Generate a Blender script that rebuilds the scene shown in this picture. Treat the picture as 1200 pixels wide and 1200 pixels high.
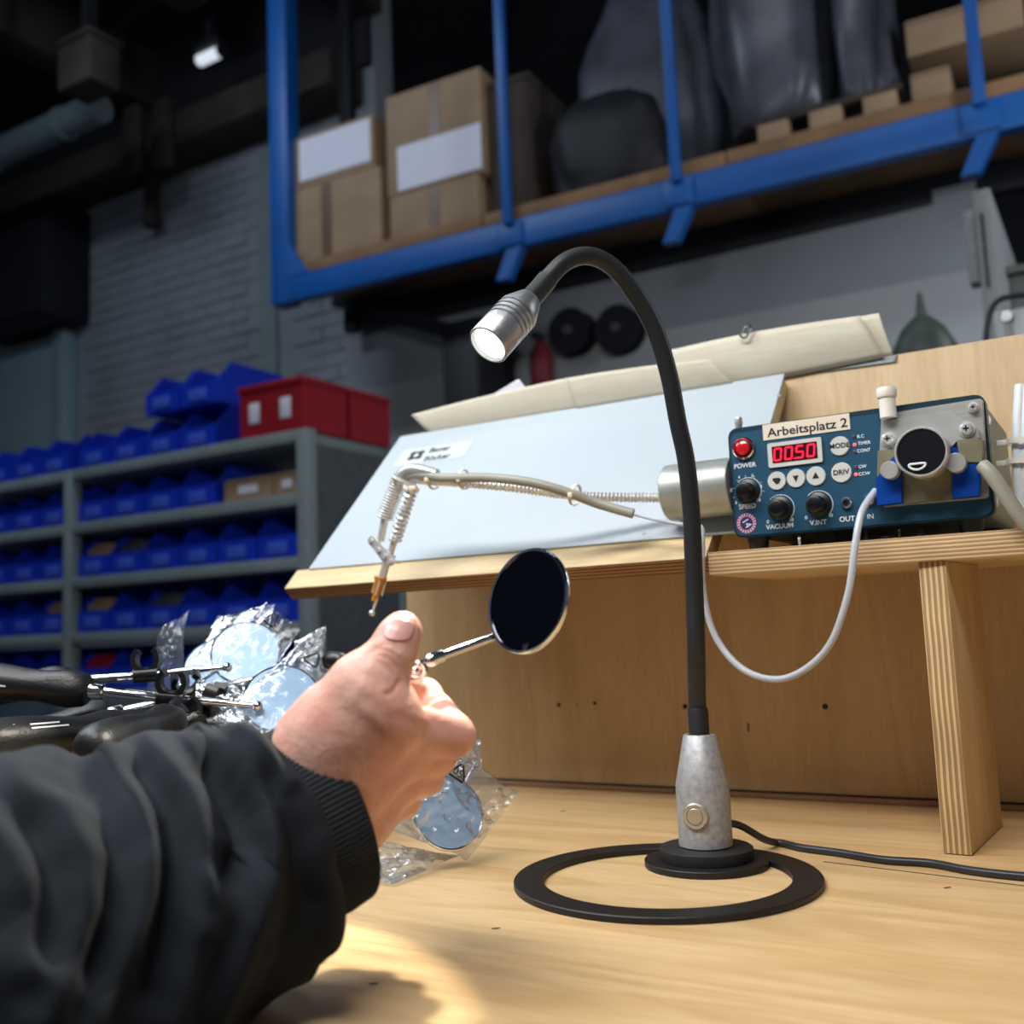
import bpy, bmesh, math, random
import numpy as np
from mathutils import Vector, Matrix, noise

random.seed(4)
for o in list(bpy.data.objects):
    bpy.data.objects.remove(o, do_unlink=True)
SC = bpy.context.scene
COL = SC.collection
V = Vector

# ------------------------------------------------------------------ camera
CAM_H = 0.165                       # eye height over the worktop (worktop is z = 0)
YAW, PITCH, ROLL, FPX = math.radians(31), math.radians(6.6), math.radians(2.3), 1200.0
FWD = V((-math.sin(YAW) * math.cos(PITCH), math.cos(YAW) * math.cos(PITCH), math.sin(PITCH)))
_r0 = V((math.cos(YAW), math.sin(YAW), 0)); _u0 = _r0.cross(FWD)
RGT = math.cos(ROLL) * _r0 - math.sin(ROLL) * _u0
UPV = math.sin(ROLL) * _r0 + math.cos(ROLL) * _u0
EYE = V((0, 0, CAM_H))
cam_d = bpy.data.cameras.new('camera'); cam = bpy.data.objects.new('camera', cam_d); COL.objects.link(cam)
cam.matrix_world = Matrix(((RGT.x, UPV.x, -FWD.x, 0), (RGT.y, UPV.y, -FWD.y, 0), (RGT.z, UPV.z, -FWD.z, CAM_H), (0, 0, 0, 1)))
cam_d.sensor_width = 36; cam_d.lens = 36 * FPX / 1200; cam_d.clip_start = 0.02; cam_d.clip_end = 60
cam_d.dof.use_dof = True; cam_d.dof.focus_distance = 0.665; cam_d.dof.aperture_fstop = 7.0
SC.camera = cam

# ------------------------------------------------------------------ world, lights, exposure
SC.view_settings.view_transform = 'Standard'; SC.view_settings.look = 'None'
SC.view_settings.gamma = 1; SC.view_settings.use_curve_mapping = False
SC.view_settings.exposure = 0.0
w = bpy.data.worlds.new('hall_ambient'); SC.world = w; w.use_nodes = True
w.node_tree.nodes['Background'].inputs[0].default_value = (0.55, 0.68, 0.95, 1)
w.node_tree.nodes['Background'].inputs[1].default_value = 0.10

def area(name, loc, size, sy, watts, color, aim):
    l = bpy.data.lights.new(name, 'AREA'); l.shape = 'RECTANGLE'; l.size = size; l.size_y = sy
    l.energy = watts; l.color = color
    o = bpy.data.objects.new(name, l); COL.objects.link(o); o.location = loc
    o.rotation_euler = (V(aim) - V(loc)).to_track_quat('-Z', 'Y').to_euler()
    return o
area('bench_luminaire', (-0.40, -0.30, 1.55), 1.4, 0.35, 36, (1.0, 0.97, 0.93), (-0.35, 0.70, 0.1))
area('bench_luminaire', (-1.30, 0.25, 1.35), 0.30, 1.2, 17, (0.88, 0.94, 1.0), (-0.50, 0.45, 0.10))
area('unseen_hall_light', (-3.6, 1.6, 3.6), 1.5, 0.3, 36, (0.74, 0.86, 1.0), (-3.6, 3.2, 0.4))
area('unseen_hall_light', (-0.9, 1.8, 3.6), 1.5, 0.3, 11, (0.80, 0.88, 1.0), (-1.2, 4.3, 0.9))
area('unseen_hall_light', (1.6, 2.7, 1.7), 0.3, 1.2, 30, (0.92, 0.96, 1.0), (-1.0, 4.3, 0.9))  # added fill light out of frame, brightens the partition wall below the rack

# ------------------------------------------------------------------ helpers
def at(px, py, y=None, z=None, d=None, x=None):
    """point of the place seen at a spot of the 1200 x 1200 frame, at a known plane or distance"""
    r = FWD + RGT * ((px - 600) / FPX) - UPV * ((py - 600) / FPX)
    if y is not None: t = y / r.y
    elif z is not None: t = (z - CAM_H) / r.z
    elif x is not None: t = x / r.x
    else: t = d
    return EYE + r * t

def to_px(P):
    P = np.asarray(P, float) - np.array(EYE)
    zz = P @ np.array(FWD)
    return np.stack([600 + FPX * (P @ np.array(RGT)) / zz, 600 - FPX * (P @ np.array(UPV)) / zz, zz], -1)

def lin(c):
    f = lambda v: v / 12.92 if v <= 0.04045 else ((v + 0.055) / 1.055) ** 2.4
    return tuple(f(v / 255) for v in c) + (1,)

def spline(pts, n, vals=None):
    """Catmull-Rom through pts (Vectors); optional values interpolated alongside"""
    P = [V(p) for p in pts]; m = len(P); out = []; ov = []
    for i in range(n):
        u = i / (n - 1) * (m - 1); k = min(int(u), m - 2); t = u - k
        p0, p1, p2, p3 = P[max(k - 1, 0)], P[k], P[k + 1], P[min(k + 2, m - 1)]
        out.append(0.5 * ((2 * p1) + (p2 - p0) * t + (2 * p0 - 5 * p1 + 4 * p2 - p3) * t * t + (3 * p1 - p0 - 3 * p2 + p3) * t ** 3))
        if vals is not None: ov.append(vals[k] * (1 - t) + vals[k + 1] * t)
    return (out, ov) if vals is not None else out

ORG = {}
class MB:
    def __init__(self): self.bm = bmesh.new()
    def box(self, c, s, rot=None, bev=0.0, seg=2):
        M = Matrix.Translation(V(c)) @ (rot.to_4x4() if rot is not None else Matrix()) @ Matrix.Diagonal((*s, 1))
        g = bmesh.ops.create_cube(self.bm, size=1.0, matrix=M)
        if bev:
            ed = list({e for v in g['verts'] for e in v.link_edges})
            bmesh.ops.bevel(self.bm, geom=ed, offset=bev, segments=seg, affect='EDGES', profile=0.5)
        return self
    def span(self, a, b, bev=0.0, seg=2):
        a, b = V(a), V(b)
        return self.box((a + b) / 2, [abs(b[i] - a[i]) for i in range(3)], None, bev, seg)
    def ring_verts(self, c, u, v, r, n):
        return [self.bm.verts.new(c + (u * math.cos(2 * math.pi * k / n) + v * math.sin(2 * math.pi * k / n)) * r) for k in range(n)]
    def bridge(self, a, b):
        n = len(a)
        for k in range(n):
            self.bm.faces.new((a[k], a[(k + 1) % n], b[(k + 1) % n], b[k]))
    def lathe(self, prof, p0, axis, n=32):
        """prof: (radius, height along axis) pairs"""
        ax = V(axis).normalized(); u = ax.orthogonal().normalized(); v = ax.cross(u); p0 = V(p0)
        prev = None
        for i, (r, h) in enumerate(prof):
            if r <= 1e-7:
                cur = self.bm.verts.new(p0 + ax * h)
                if isinstance(prev, list):
                    for k in range(n): self.bm.faces.new((prev[k], prev[(k + 1) % n], cur))
            else:
                cur = self.ring_verts(p0 + ax * h, u, v, r, n)
                if isinstance(prev, list): self.bridge(prev, cur)
                elif prev is not None:
                    for k in range(n): self.bm.faces.new((prev, cur[(k + 1) % n], cur[k]))
            prev = cur
        return self
    def cyl(self, p0, p1, r0, r1=None, n=24):
        p0, p1 = V(p0), V(p1); r1 = r0 if r1 is None else r1; L = (p1 - p0).length
        return self.lathe([(0, 0), (r0, 0), (r1, L), (0, L)], p0, p1 - p0, n)
    def tube(self, pts, r, n=10, cap=True, closed=False):
        P = [V(p) for p in pts]; m = len(P)
        rr = r if isinstance(r, (list, tuple)) else [r] * m
        T = [(P[min(i + 1, m - 1)] - P[max(i - 1, 0)]).normalized() for i in range(m)]
        if closed: T = [(P[(i + 1) % m] - P[i - 1]).normalized() for i in range(m)]
        u = T[0].orthogonal().normalized(); first = prev = None
        for i in range(m):
            u = (u - T[i] * u.dot(T[i])).normalized(); v = T[i].cross(u)
            cur = self.ring_verts(P[i], u, v, rr[i], n)
            if prev: self.bridge(prev, cur)
            else: first = cur
            prev = cur
        if closed: self.bridge(prev, first)
        elif cap:
            self.bm.faces.new(first[::-1]); self.bm.faces.new(prev)
        return self
    def prism(self, poly, ext, bev=0.0):
        """poly: world points of a flat outline, extruded by the vector ext"""
        a = [self.bm.verts.new(V(p)) for p in poly]; b = [self.bm.verts.new(V(p) + V(ext)) for p in poly]
        n = len(a); fs = [self.bm.faces.new(a[::-1]), self.bm.faces.new(b)]
        self.bridge(a, b)
        if bev:
            ed = list({e for f in fs for e in f.edges})
            bmesh.ops.bevel(self.bm, geom=ed, offset=bev, segments=2, affect='EDGES')
        return self
    def ball(self, c, r, s=(1, 1, 1), n=20):
        bmesh.ops.create_uvsphere(self.bm, u_segments=n, v_segments=max(8, n // 2), radius=r, matrix=Matrix.Translation(V(c)) @ Matrix.Diagonal((*s, 1)))
        return self
    def grid(self, rows, closed_u=False):
        vs = [[self.bm.verts.new(V(p)) for p in row] for row in rows]
        for i in range(len(vs) - 1):
            m = len(vs[i])
            for j in range(m if closed_u else m - 1):
                self.bm.faces.new((vs[i][j], vs[i][(j + 1) % m], vs[i + 1][(j + 1) % m], vs[i + 1][j]))
        return self
    def text(self, s, c, size, u, v, depth=0.0002, align='CENTER', shear=0.0, sx=1.0, bold=0.0):
        verts, faces = text_mesh(s, size, align, shear, bold)
        u, v = V(u), V(v); nrm = u.cross(v); c = V(c)
        bv = [self.bm.verts.new(c + u * (x * sx) + v * y + nrm * depth) for x, y in verts]
        for f in faces:
            try: self.bm.faces.new([bv[k] for k in f])
            except ValueError: pass
        return self
    def build(self, name, mat, parent=None, smooth=40, kind=None, label=None, fix=True):
        bm = self.bm
        if fix: bmesh.ops.recalc_face_normals(bm, faces=bm.faces)
        if parent is None:
            co = np.array([v.co[:] for v in bm.verts]); lo, hi = co.min(0), co.max(0)
            org = V(((lo[0] + hi[0]) / 2, (lo[1] + hi[1]) / 2, lo[2]))
        else: org = ORG[parent.name]
        if org.length: bmesh.ops.translate(bm, verts=bm.verts, vec=-org)
        me = bpy.data.meshes.new(name); bm.to_mesh(me); bm.free()
        for m in (mat if isinstance(mat, (list, tuple)) else [mat]): me.materials.append(m)
        if smooth:
            me.polygons.foreach_set('use_smooth', [True] * len(me.polygons))
            me.set_sharp_from_angle(angle=math.radians(smooth))
        o = bpy.data.objects.new(name, me); COL.objects.link(o)
        if parent is None: o.location = org
        else: o.parent = parent
        ORG[o.name] = org
        if kind: o['kind'] = kind
        if label: o['label'] = label
        return o

_tc = {}
def text_mesh(s, size, align, shear, bold=0.0):
    k = (s, align, shear, bold)
    if k not in _tc:
        cu = bpy.data.curves.new('t', 'FONT'); cu.body = s; cu.size = 1.0; cu.align_x = align; cu.align_y = 'CENTER'; cu.shear = shear; cu.offset = bold; cu.resolution_u = 3
        ob = bpy.data.objects.new('t', cu); COL.objects.link(ob)
        ev = ob.evaluated_get(bpy.context.evaluated_depsgraph_get()); me = ev.to_mesh()
        _tc[k] = ([(v.co.x, v.co.y) for v in me.vertices], [tuple(p.vertices) for p in me.polygons])
        ev.to_mesh_clear(); bpy.data.objects.remove(ob); bpy.data.curves.remove(cu)
    vs, fs = _tc[k]
    return [(x * size, y * size) for x, y in vs], fs

def tag(o, label, cat, group=None):
    o['label'] = label; o['category'] = cat
    if group: o['group'] = group
    return o
def thing(name, label, cat, loc=(0, 0, 0), rot=None, group=None, local=False):
    o = bpy.data.objects.new(name, None); COL.objects.link(o); o.empty_display_size = 0.02
    o.location = loc
    if rot is not None: o.rotation_euler = rot
    ORG[o.name] = V((0, 0, 0)) if local else V(loc)
    return tag(o, label, cat, group)
def structure(o): o['kind'] = 'structure'; return o
def dup(root, loc, rot=None, label=None, group=None):
    r = root.copy(); COL.objects.link(r); r.location = loc
    if rot is not None: r.rotation_euler = rot
    if label: r['label'] = label
    if group: r['group'] = group
    for ch in root.children:
        c = ch.copy(); COL.objects.link(c); c.parent = r
        for g in ch.children:
            e = g.copy(); COL.objects.link(e); e.parent = c
    return r

# ------------------------------------------------------------------ materials
MATS = {}
def pmat(name, c, rough=0.5, metal=0.0, var=0.06, vscale=30, bump=0.0, bscale=200, c2=None, coat=0.0, emit=None, es=0.0, sss=0.0, spec=0.5, stretch=(1, 1, 1), trans=0.0, ior=1.45):
    m = bpy.data.materials.new(name); m.use_nodes = True; nt = m.node_tree; N, L = nt.nodes, nt.links
    b = N['Principled BSDF']
    b.inputs['Roughness'].default_value = rough; b.inputs['Metallic'].default_value = metal
    b.inputs['Specular IOR Level'].default_value = spec; b.inputs['Coat Weight'].default_value = coat
    b.inputs['Transmission Weight'].default_value = trans; b.inputs['IOR'].default_value = ior
    if sss:
        b.inputs['Subsurface Weight'].default_value = sss; b.inputs['Subsurface Radius'].default_value = (1.0, 0.35, 0.2); b.inputs['Subsurface Scale'].default_value = 0.004
    tc = N.new('ShaderNodeTexCoord'); mp = N.new('ShaderNodeMapping'); mp.inputs['Scale'].default_value = stretch
    L.new(tc.outputs['Object'], mp.inputs['Vector'])
    nz = N.new('ShaderNodeTexNoise'); nz.inputs['Scale'].default_value = vscale; nz.inputs['Detail'].default_value = 5
    L.new(mp.outputs[0], nz.inputs['Vector'])
    cl = lin(c); ramp = N.new('ShaderNodeValToRGB')
    lo = lin(c2) if c2 else tuple(v * (1 - var * 2) for v in cl[:3]) + (1,)
    hi = cl if c2 else tuple(min(1, v * (1 + var)) for v in cl[:3]) + (1,)
    ramp.color_ramp.elements[0].position = 0.3; ramp.color_ramp.elements[0].color = lo
    ramp.color_ramp.elements[1].position = 0.7; ramp.color_ramp.elements[1].color = hi
    L.new(nz.outputs['Fac'], ramp.inputs['Fac']); L.new(ramp.outputs[0], b.inputs['Base Color'])
    if bump:
        n2 = N.new('ShaderNodeTexNoise'); n2.inputs['Scale'].default_value = bscale; n2.inputs['Detail'].default_value = 4
        bp = N.new('ShaderNodeBump'); bp.inputs['Strength'].default_value = bump; bp.inputs['Distance'].default_value = 0.002
        L.new(mp.outputs[0], n2.inputs['Vector']); L.new(n2.outputs['Fac'], bp.inputs['Height']); L.new(bp.outputs[0], b.inputs['Normal'])
    if emit:
        b.inputs['Emission Color'].default_value = lin(emit); b.inputs['Emission Strength'].default_value = es
    MATS[name] = m; return m

def wood(name, light, dark, grain=(2.5, 26, 26), rough=0.55, scale=1.0, figure=0.5, speck=0.0):
    """plywood face: long grain along local X with a slow wavy figure"""
    m = bpy.data.materials.new(name); m.use_nodes = True; nt = m.node_tree; N, L = nt.nodes, nt.links
    b = N['Principled BSDF']; b.inputs['Roughness'].default_value = rough
    tc = N.new('ShaderNodeTexCoord'); mp = N.new('ShaderNodeMapping'); mp.inputs['Scale'].default_value = grain
    L.new(tc.outputs['Object'], mp.inputs['Vector'])
    n1 = N.new('ShaderNodeTexNoise'); n1.inputs['Scale'].default_value = 1.0 * scale; n1.inputs['Detail'].default_value = 3; n1.inputs['Distortion'].default_value = 1.2
    L.new(mp.outputs[0], n1.inputs['Vector'])
    mul = N.new('ShaderNodeMath'); mul.operation = 'MULTIPLY'; mul.inputs[1].default_value = 7.0
    fr = N.new('ShaderNodeMath'); fr.operation = 'PINGPONG'; fr.inputs[1].default_value = 1.0
    L.new(n1.outputs['Fac'], mul.inputs[0]); L.new(mul.outputs[0], fr.inputs[0])
    mp2 = N.new('ShaderNodeMapping'); mp2.inputs['Scale'].default_value = tuple(g * 11 for g in grain)
    L.new(tc.outputs['Object'], mp2.inputs['Vector'])
    n2 = N.new('ShaderNodeTexNoise'); n2.inputs['Scale'].default_value = 2.0; n2.inputs['Detail'].default_value = 6
    L.new(mp2.outputs[0], n2.inputs['Vector'])
    mix = N.new('ShaderNodeMix'); mix.data_type = 'FLOAT'; mix.inputs[0].default_value = figure
    L.new(n2.outputs['Fac'], mix.inputs[2]); L.new(fr.outputs[0], mix.inputs[3])
    ramp = N.new('ShaderNodeValToRGB'); ramp.color_ramp.elements[0].position = 0.15; ramp.color_ramp.elements[0].color = lin(dark)
    ramp.color_ramp.elements[1].position = 0.75; ramp.color_ramp.elements[1].color = lin(light)
    L.new(mix.outputs[0], ramp.inputs['Fac'])
    out = ramp.outputs[0]
    n3 = N.new('ShaderNodeTexNoise'); n3.inputs['Scale'].default_value = 5; n3.inputs['Detail'].default_value = 2
    L.new(tc.outputs['Object'], n3.inputs['Vector'])
    mc = N.new('ShaderNodeMix'); mc.data_type = 'RGBA'; mc.blend_type = 'MULTIPLY'; mc.inputs[0].default_value = 0.25
    L.new(out, mc.inputs[6]); L.new(n3.outputs['Fac'], mc.inputs[7]); 
    L.new(mc.outputs[2], b.inputs['Base Color'])
    bp = N.new('ShaderNodeBump'); bp.inputs['Strength'].default_value = 0.12; bp.inputs['Distance'].default_value = 0.001
    L.new(n2.outputs['Fac'], bp.inputs['Height']); L.new(bp.outputs[0], b.inputs['Normal'])
    MATS[name] = m; return m

def ply_edge(name, axis, pitch, light, dark):
    """cut edge of plywood: alternating thin veneers stacked along one local axis"""
    m = bpy.data.materials.new(name); m.use_nodes = True; nt = m.node_tree; N, L = nt.nodes, nt.links
    b = N['Principled BSDF']; b.inputs['Roughness'].default_value = 0.7
    tc = N.new('ShaderNodeTexCoord'); sp = N.new('ShaderNodeSeparateXYZ'); L.new(tc.outputs['Object'], sp.inputs[0])
    nz = N.new('ShaderNodeTexNoise'); nz.inputs['Scale'].default_value = 25; nz.inputs['Detail'].default_value = 4; L.new(tc.outputs['Object'], nz.inputs['Vector'])
    ad = N.new('ShaderNodeMath'); ad.operation = 'MULTIPLY_ADD'; ad.inputs[1].default_value = pitch * 0.35
    L.new(nz.outputs['Fac'], ad.inputs[0]); L.new(sp.outputs[axis], ad.inputs[2])
    dv = N.new('ShaderNodeMath'); dv.operation = 'DIVIDE'; dv.inputs[1].default_value = pitch; L.new(ad.outputs[0], dv.inputs[0])
    fr = N.new('ShaderNodeMath'); fr.operation = 'FRACT'; L.new(dv.outputs[0], fr.inputs[0])
    ramp = N.new('ShaderNodeValToRGB'); e = ramp.color_ramp.elements
    e[0].position = 0.0; e[0].color = lin(dark); e[1].position = 1.0; e[1].color = lin(dark)
    for p, c in ((0.38, dark), (0.5, light), (0.86, light), (0.95, tuple(int(v * 0.55) for v in dark))):
        k = e.new(p); k.color = lin(c)
    L.new(fr.outputs[0], ramp.inputs['Fac'])
    mc = N.new('ShaderNodeMix'); mc.data_type = 'RGBA'; mc.blend_type = 'MULTIPLY'; mc.inputs[0].default_value = 0.35
    L.new(ramp.outputs[0], mc.inputs[6]); L.new(nz.outputs['Fac'], mc.inputs[7]); L.new(mc.outputs[2], b.inputs['Base Color'])
    MATS[name] = m; return m

def film(name, tint=(0.93, 0.96, 1.0), gloss=0.035, haze=0.06):
    """clear crinkled polythene: mostly see-through, shiny where it turns"""
    m = bpy.data.materials.new(name); m.use_nodes = True; nt = m.node_tree; N, L = nt.nodes, nt.links
    N.remove(N['Principled BSDF']); out = N['Material Output']
    tr = N.new('ShaderNodeBsdfTransparent'); tr.inputs[0].default_value = (*tint, 1)
    gl = N.new('ShaderNodeBsdfGlossy'); gl.inputs['Roughness'].default_value = 0.16
    df = N.new('ShaderNodeBsdfTranslucent'); df.inputs[0].default_value = (0.8, 0.87, 0.95, 1)
    tc = N.new('ShaderNodeTexCoord'); nz = N.new('ShaderNodeTexNoise'); nz.inputs['Scale'].default_value = 70; nz.inputs['Detail'].default_value = 3; nz.inputs['Distortion'].default_value = 0.6
    L.new(tc.outputs['Object'], nz.inputs['Vector'])
    bp = N.new('ShaderNodeBump'); bp.inputs['Strength'].default_value = 0.7; bp.inputs['Distance'].default_value = 0.004
    L.new(nz.outputs['Fac'], bp.inputs['Height']); L.new(bp.outputs[0], gl.inputs['Normal'])
    fr = N.new('ShaderNodeFresnel'); fr.inputs[0].default_value = 1.35
    ad = N.new('ShaderNodeMath'); ad.operation = 'MULTIPLY_ADD'; ad.inputs[1].default_value = 0.5; ad.inputs[2].default_value = gloss; ad.use_clamp = True
    L.new(fr.outputs[0], ad.inputs[0])
    m1 = N.new('ShaderNodeMixShader'); m1.inputs[0].default_value = haze; L.new(tr.outputs[0], m1.inputs[1]); L.new(df.outputs[0], m1.inputs[2])
    m2 = N.new('ShaderNodeMixShader'); L.new(ad.outputs[0], m2.inputs[0]); L.new(m1.outputs[0], m2.inputs[1]); L.new(gl.outputs[0], m2.inputs[2])
    L.new(m2.outputs[0], out.inputs['Surface'])
    MATS[name] = m; return m

M = MATS
wood('table_wood', (228, 195, 145), (203, 164, 112), grain=(2.2, 20, 20), figure=0.42, rough=0.42)
wood('panel_wood', (206, 178, 136), (186, 156, 112), grain=(16, 16, 2.0), figure=0.3)
wood('board_wood', (236, 212, 168), (214, 186, 138), grain=(3, 24, 24), figure=0.3)
wood('veneer', (220, 213, 194), (203, 194, 170), grain=(2, 18, 18), figure=0.25, rough=0.6)
wood('leg_wood', (226, 198, 150), (204, 172, 124), grain=(16, 16, 2.2), figure=0.35)
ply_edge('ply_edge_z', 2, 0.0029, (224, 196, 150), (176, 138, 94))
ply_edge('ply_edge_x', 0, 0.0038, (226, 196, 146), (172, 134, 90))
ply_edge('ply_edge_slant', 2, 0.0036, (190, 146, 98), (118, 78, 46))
pmat('label_film', (196, 206, 212), 0.5, var=0.02)
pmat('sheet_white', (178, 190, 199), 0.6, var=0.02, vscale=6)
pmat('black_steel', (24, 24, 25), 0.48, var=0.1, vscale=90, bump=0.08, bscale=400)
pmat('black_rubber', (33, 35, 38), 0.55, var=0.08)
pmat('goose_black', (37, 40, 43), 0.42, var=0.05)
pmat('cast_alu', (172, 174, 177), 0.5, metal=0.45, var=0.12, vscale=260, bump=0.06, bscale=700)
pmat('bright_steel', (226, 226, 224), 0.22, metal=0.55, var=0.03)
pmat('head_alu', (188, 192, 196), 0.36, metal=0.85, var=0.1, vscale=200, bump=0.1, bscale=500)
pmat('chrome', (225, 228, 232), 0.12, metal=1.0, var=0.02)
pmat('nickel', (206, 198, 180), 0.28, metal=0.7, var=0.05)
pmat('steel', (190, 192, 190), 0.34, metal=0.5, var=0.05, vscale=60)
pmat('steel_brushed', (180, 180, 174), 0.4, metal=0.5, var=0.06, vscale=30, stretch=(1, 1, 20))
pmat('zinc', (178, 184, 180), 0.42, metal=0.6, var=0.12, vscale=30)
pmat('olive_steel', (142, 138, 112), 0.45, metal=0.6, var=0.12, vscale=60)
pmat('lens_glow', (255, 255, 250), 0.3, emit=(246, 255, 240), es=1.6)
pmat('housing_blue', (22, 72, 100), 0.45, var=0.06, vscale=20)
pmat('housing_rim', (10, 48, 62), 0.42, var=0.05)
pmat('housing_side', (132, 156, 170), 0.5, var=0.05, vscale=18)
pmat('plastic_black', (20, 21, 23), 0.35, var=0.05)
pmat('plastic_white', (232, 230, 222), 0.4, var=0.02)
pmat('button_grey', (202, 204, 200), 0.45, var=0.03)
pmat('print_white', (226, 234, 238), 0.6, var=0.02)
pmat('print_black', (18, 19, 22), 0.6, var=0.02)
pmat('print_grey', (96, 98, 104), 0.6, var=0.02)
pmat('label_cream', (226, 216, 200), 0.5, var=0.03)
pmat('display_dark', (62, 12, 24), 0.25, var=0.05)
pmat('digit_red', (255, 30, 60), 0.4, emit=(255, 26, 58), es=1.3)
pmat('led_red', (255, 120, 120), 0.3, emit=(255, 70, 70), es=0.9)
pmat('led_off', (92, 70, 84), 0.4)
pmat('power_red', (190, 28, 36), 0.15, var=0.04, emit=(200, 20, 30), es=0.15, coat=0.6)
pmat('sticker_purple', (44, 34, 92), 0.5, var=0.06)
pmat('sticker_pink', (176, 84, 140), 0.5, var=0.06)
pmat('anodised_blue', (16, 78, 182), 0.35, metal=0.55, var=0.05)
pmat('rotor_black', (14, 14, 22), 0.32, var=0.08)
pmat('tube_clear', (214, 222, 232), 0.22, var=0.02, trans=0.35, spec=0.6)
pmat('hose_grey', (158, 158, 146), 0.4, var=0.04)
pmat('cable_white', (212, 218, 224), 0.4, var=0.03)
pmat('cable_black', (40, 44, 50), 0.38, var=0.05)
pmat('tie_ivory', (236, 228, 206), 0.5, var=0.03)
pmat('amber', (226, 148, 36), 0.25, var=0.06, trans=0.25)
pmat('paper_white', (226, 226, 238), 0.7, var=0.02)
pmat('mirror_black', (58, 58, 66), 0.03, metal=1.0, var=0.0)
pmat('mirror_film', (150, 180, 206), 0.32, metal=0.1, var=0.08, vscale=25)
pmat('sweat_black', (34, 39, 46), 0.92, var=0.12, vscale=14, bump=0.25, bscale=900, spec=0.25)
pmat('cuff_black', (45, 48, 53), 0.92, var=0.15, vscale=60, bump=0.2, bscale=900, spec=0.25)
pmat('skin', (236, 190, 174), 0.46, c2=(220, 158, 142), vscale=45, bump=0.18, bscale=420, sss=0.25, spec=0.4)
pmat('nail', (232, 172, 166), 0.28, var=0.05, vscale=60, sss=0.15)
pmat('grip_black', (25, 26, 29), 0.42, var=0.12, vscale=50, bump=0.15, bscale=500)
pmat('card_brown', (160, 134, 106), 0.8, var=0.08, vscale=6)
pmat('card_tape', (104, 70, 50), 0.4, var=0.06)
pmat('tray_card', (150, 128, 100), 0.85, var=0.08, vscale=12)
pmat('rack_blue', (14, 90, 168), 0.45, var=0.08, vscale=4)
pmat('deck_wood', (140, 108, 76), 0.75, var=0.15, vscale=5)
pmat('bin_blue', (20, 56, 196), 0.35, var=0.06, vscale=8)
pmat('bin_label', (66, 98, 214), 0.5)
pmat('shelf_grey', (132, 146, 148), 0.5, var=0.06, vscale=6)
pmat('dull_red', (112, 30, 40), 0.6, var=0.1)
pmat('side_grey', (82, 88, 92), 0.6, var=0.1)
pmat('crate_red', (152, 20, 34), 0.45, var=0.06)
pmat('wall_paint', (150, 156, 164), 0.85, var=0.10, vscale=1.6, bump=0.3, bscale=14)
pmat('wall_light', (172, 178, 182), 0.85, var=0.05, vscale=1.2)
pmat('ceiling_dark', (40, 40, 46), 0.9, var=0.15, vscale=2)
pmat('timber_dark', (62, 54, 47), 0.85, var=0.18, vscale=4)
pmat('duct_grey', (120, 138, 142), 0.5, metal=0.3, var=0.1)
pmat('wrap_grey', (80, 84, 94), 0.35, var=0.2, vscale=6, bump=0.5, bscale=9)
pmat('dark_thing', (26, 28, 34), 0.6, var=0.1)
pmat('door_pale', (136, 158, 168), 0.6, var=0.05, vscale=2)
pmat('cabinet_grey', (136, 140, 142), 0.55, var=0.04)
pmat('floor_concrete', (96, 96, 94), 0.8, var=0.12, vscale=3)
pmat('tube_light', (250, 252, 255), 0.4, emit=(235, 244, 255), es=0.7)
pmat('bottle_green', (64, 76, 70), 0.5, var=0.1)
film('bag_film', gloss=0.03, haze=0.07)
film('bag_film_dense', gloss=0.05, haze=0.16)

def ply(mb, axis, name, face, edge, parent=None, **k):
    """board mesh with wood on its two broad faces and cut veneers on its edges"""
    o = mb.build(name, [M[face], M[edge]], parent, **k)
    for p in o.data.polygons:
        p.material_index = 0 if abs(p.normal[axis]) > 0.8 else 1
    return o

# ------------------------------------------------------------------ the hall
structure(MB().span((-9.5, -4, -0.90), (5, 7.6, -0.85)).build('floor', M['floor_concrete']))
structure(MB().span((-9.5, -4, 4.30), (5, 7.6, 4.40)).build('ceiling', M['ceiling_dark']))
wall_b = structure(MB().span((-9.5, 4.62, -0.85), (-3.62, 4.80, 4.30)).build('wall_back', M['wall_paint']))
structure(MB().span((-3.62, 4.30, -0.85), (-0.385, 4.44, 1.86)).build('wall_partition', M['wall_paint']))
structure(MB().span((-3.62, 4.285, -0.85), (-0.385, 4.299, 1.50)).build('trim_1', M['wall_light']))
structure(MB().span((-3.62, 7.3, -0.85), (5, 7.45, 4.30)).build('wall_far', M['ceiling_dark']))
structure(MB().span((-9.65, -4, -0.85), (-9.5, 7.6, 4.30)).build('wall_left', M['wall_paint']))
mb = MB(); _r = random.Random(7); BRX = at(74, 500, y=4.5).x + 0.03
for row in range(33):
    z = 0.60 + row * 0.085
    for k in range(14):
        x = -7.05 + k * 0.25 + (0.125 if row % 2 else 0)
        if x > BRX and x + 0.24 < -3.63 and not (x < -4.41 and x + 0.24 > -4.56): mb.span((x, 4.6195 - _r.uniform(0.006, 0.012), z), (x + 0.238, 4.6199, z + 0.074))
mb.build('brickwork', M['wall_paint'], wall_b, smooth=0, kind='stuff')
structure(MB().span((-4.55, 4.585, -0.85), (-4.42, 4.619, 3.3)).build('trim_2', M['shelf_grey']))
structure(MB().span((-9.49, 4.57, 3.585), (-3.63, 4.619, 4.299)).build('trim_3', M['ceiling_dark']))  # dark board added so the lit wall above the timber goes dark
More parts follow.
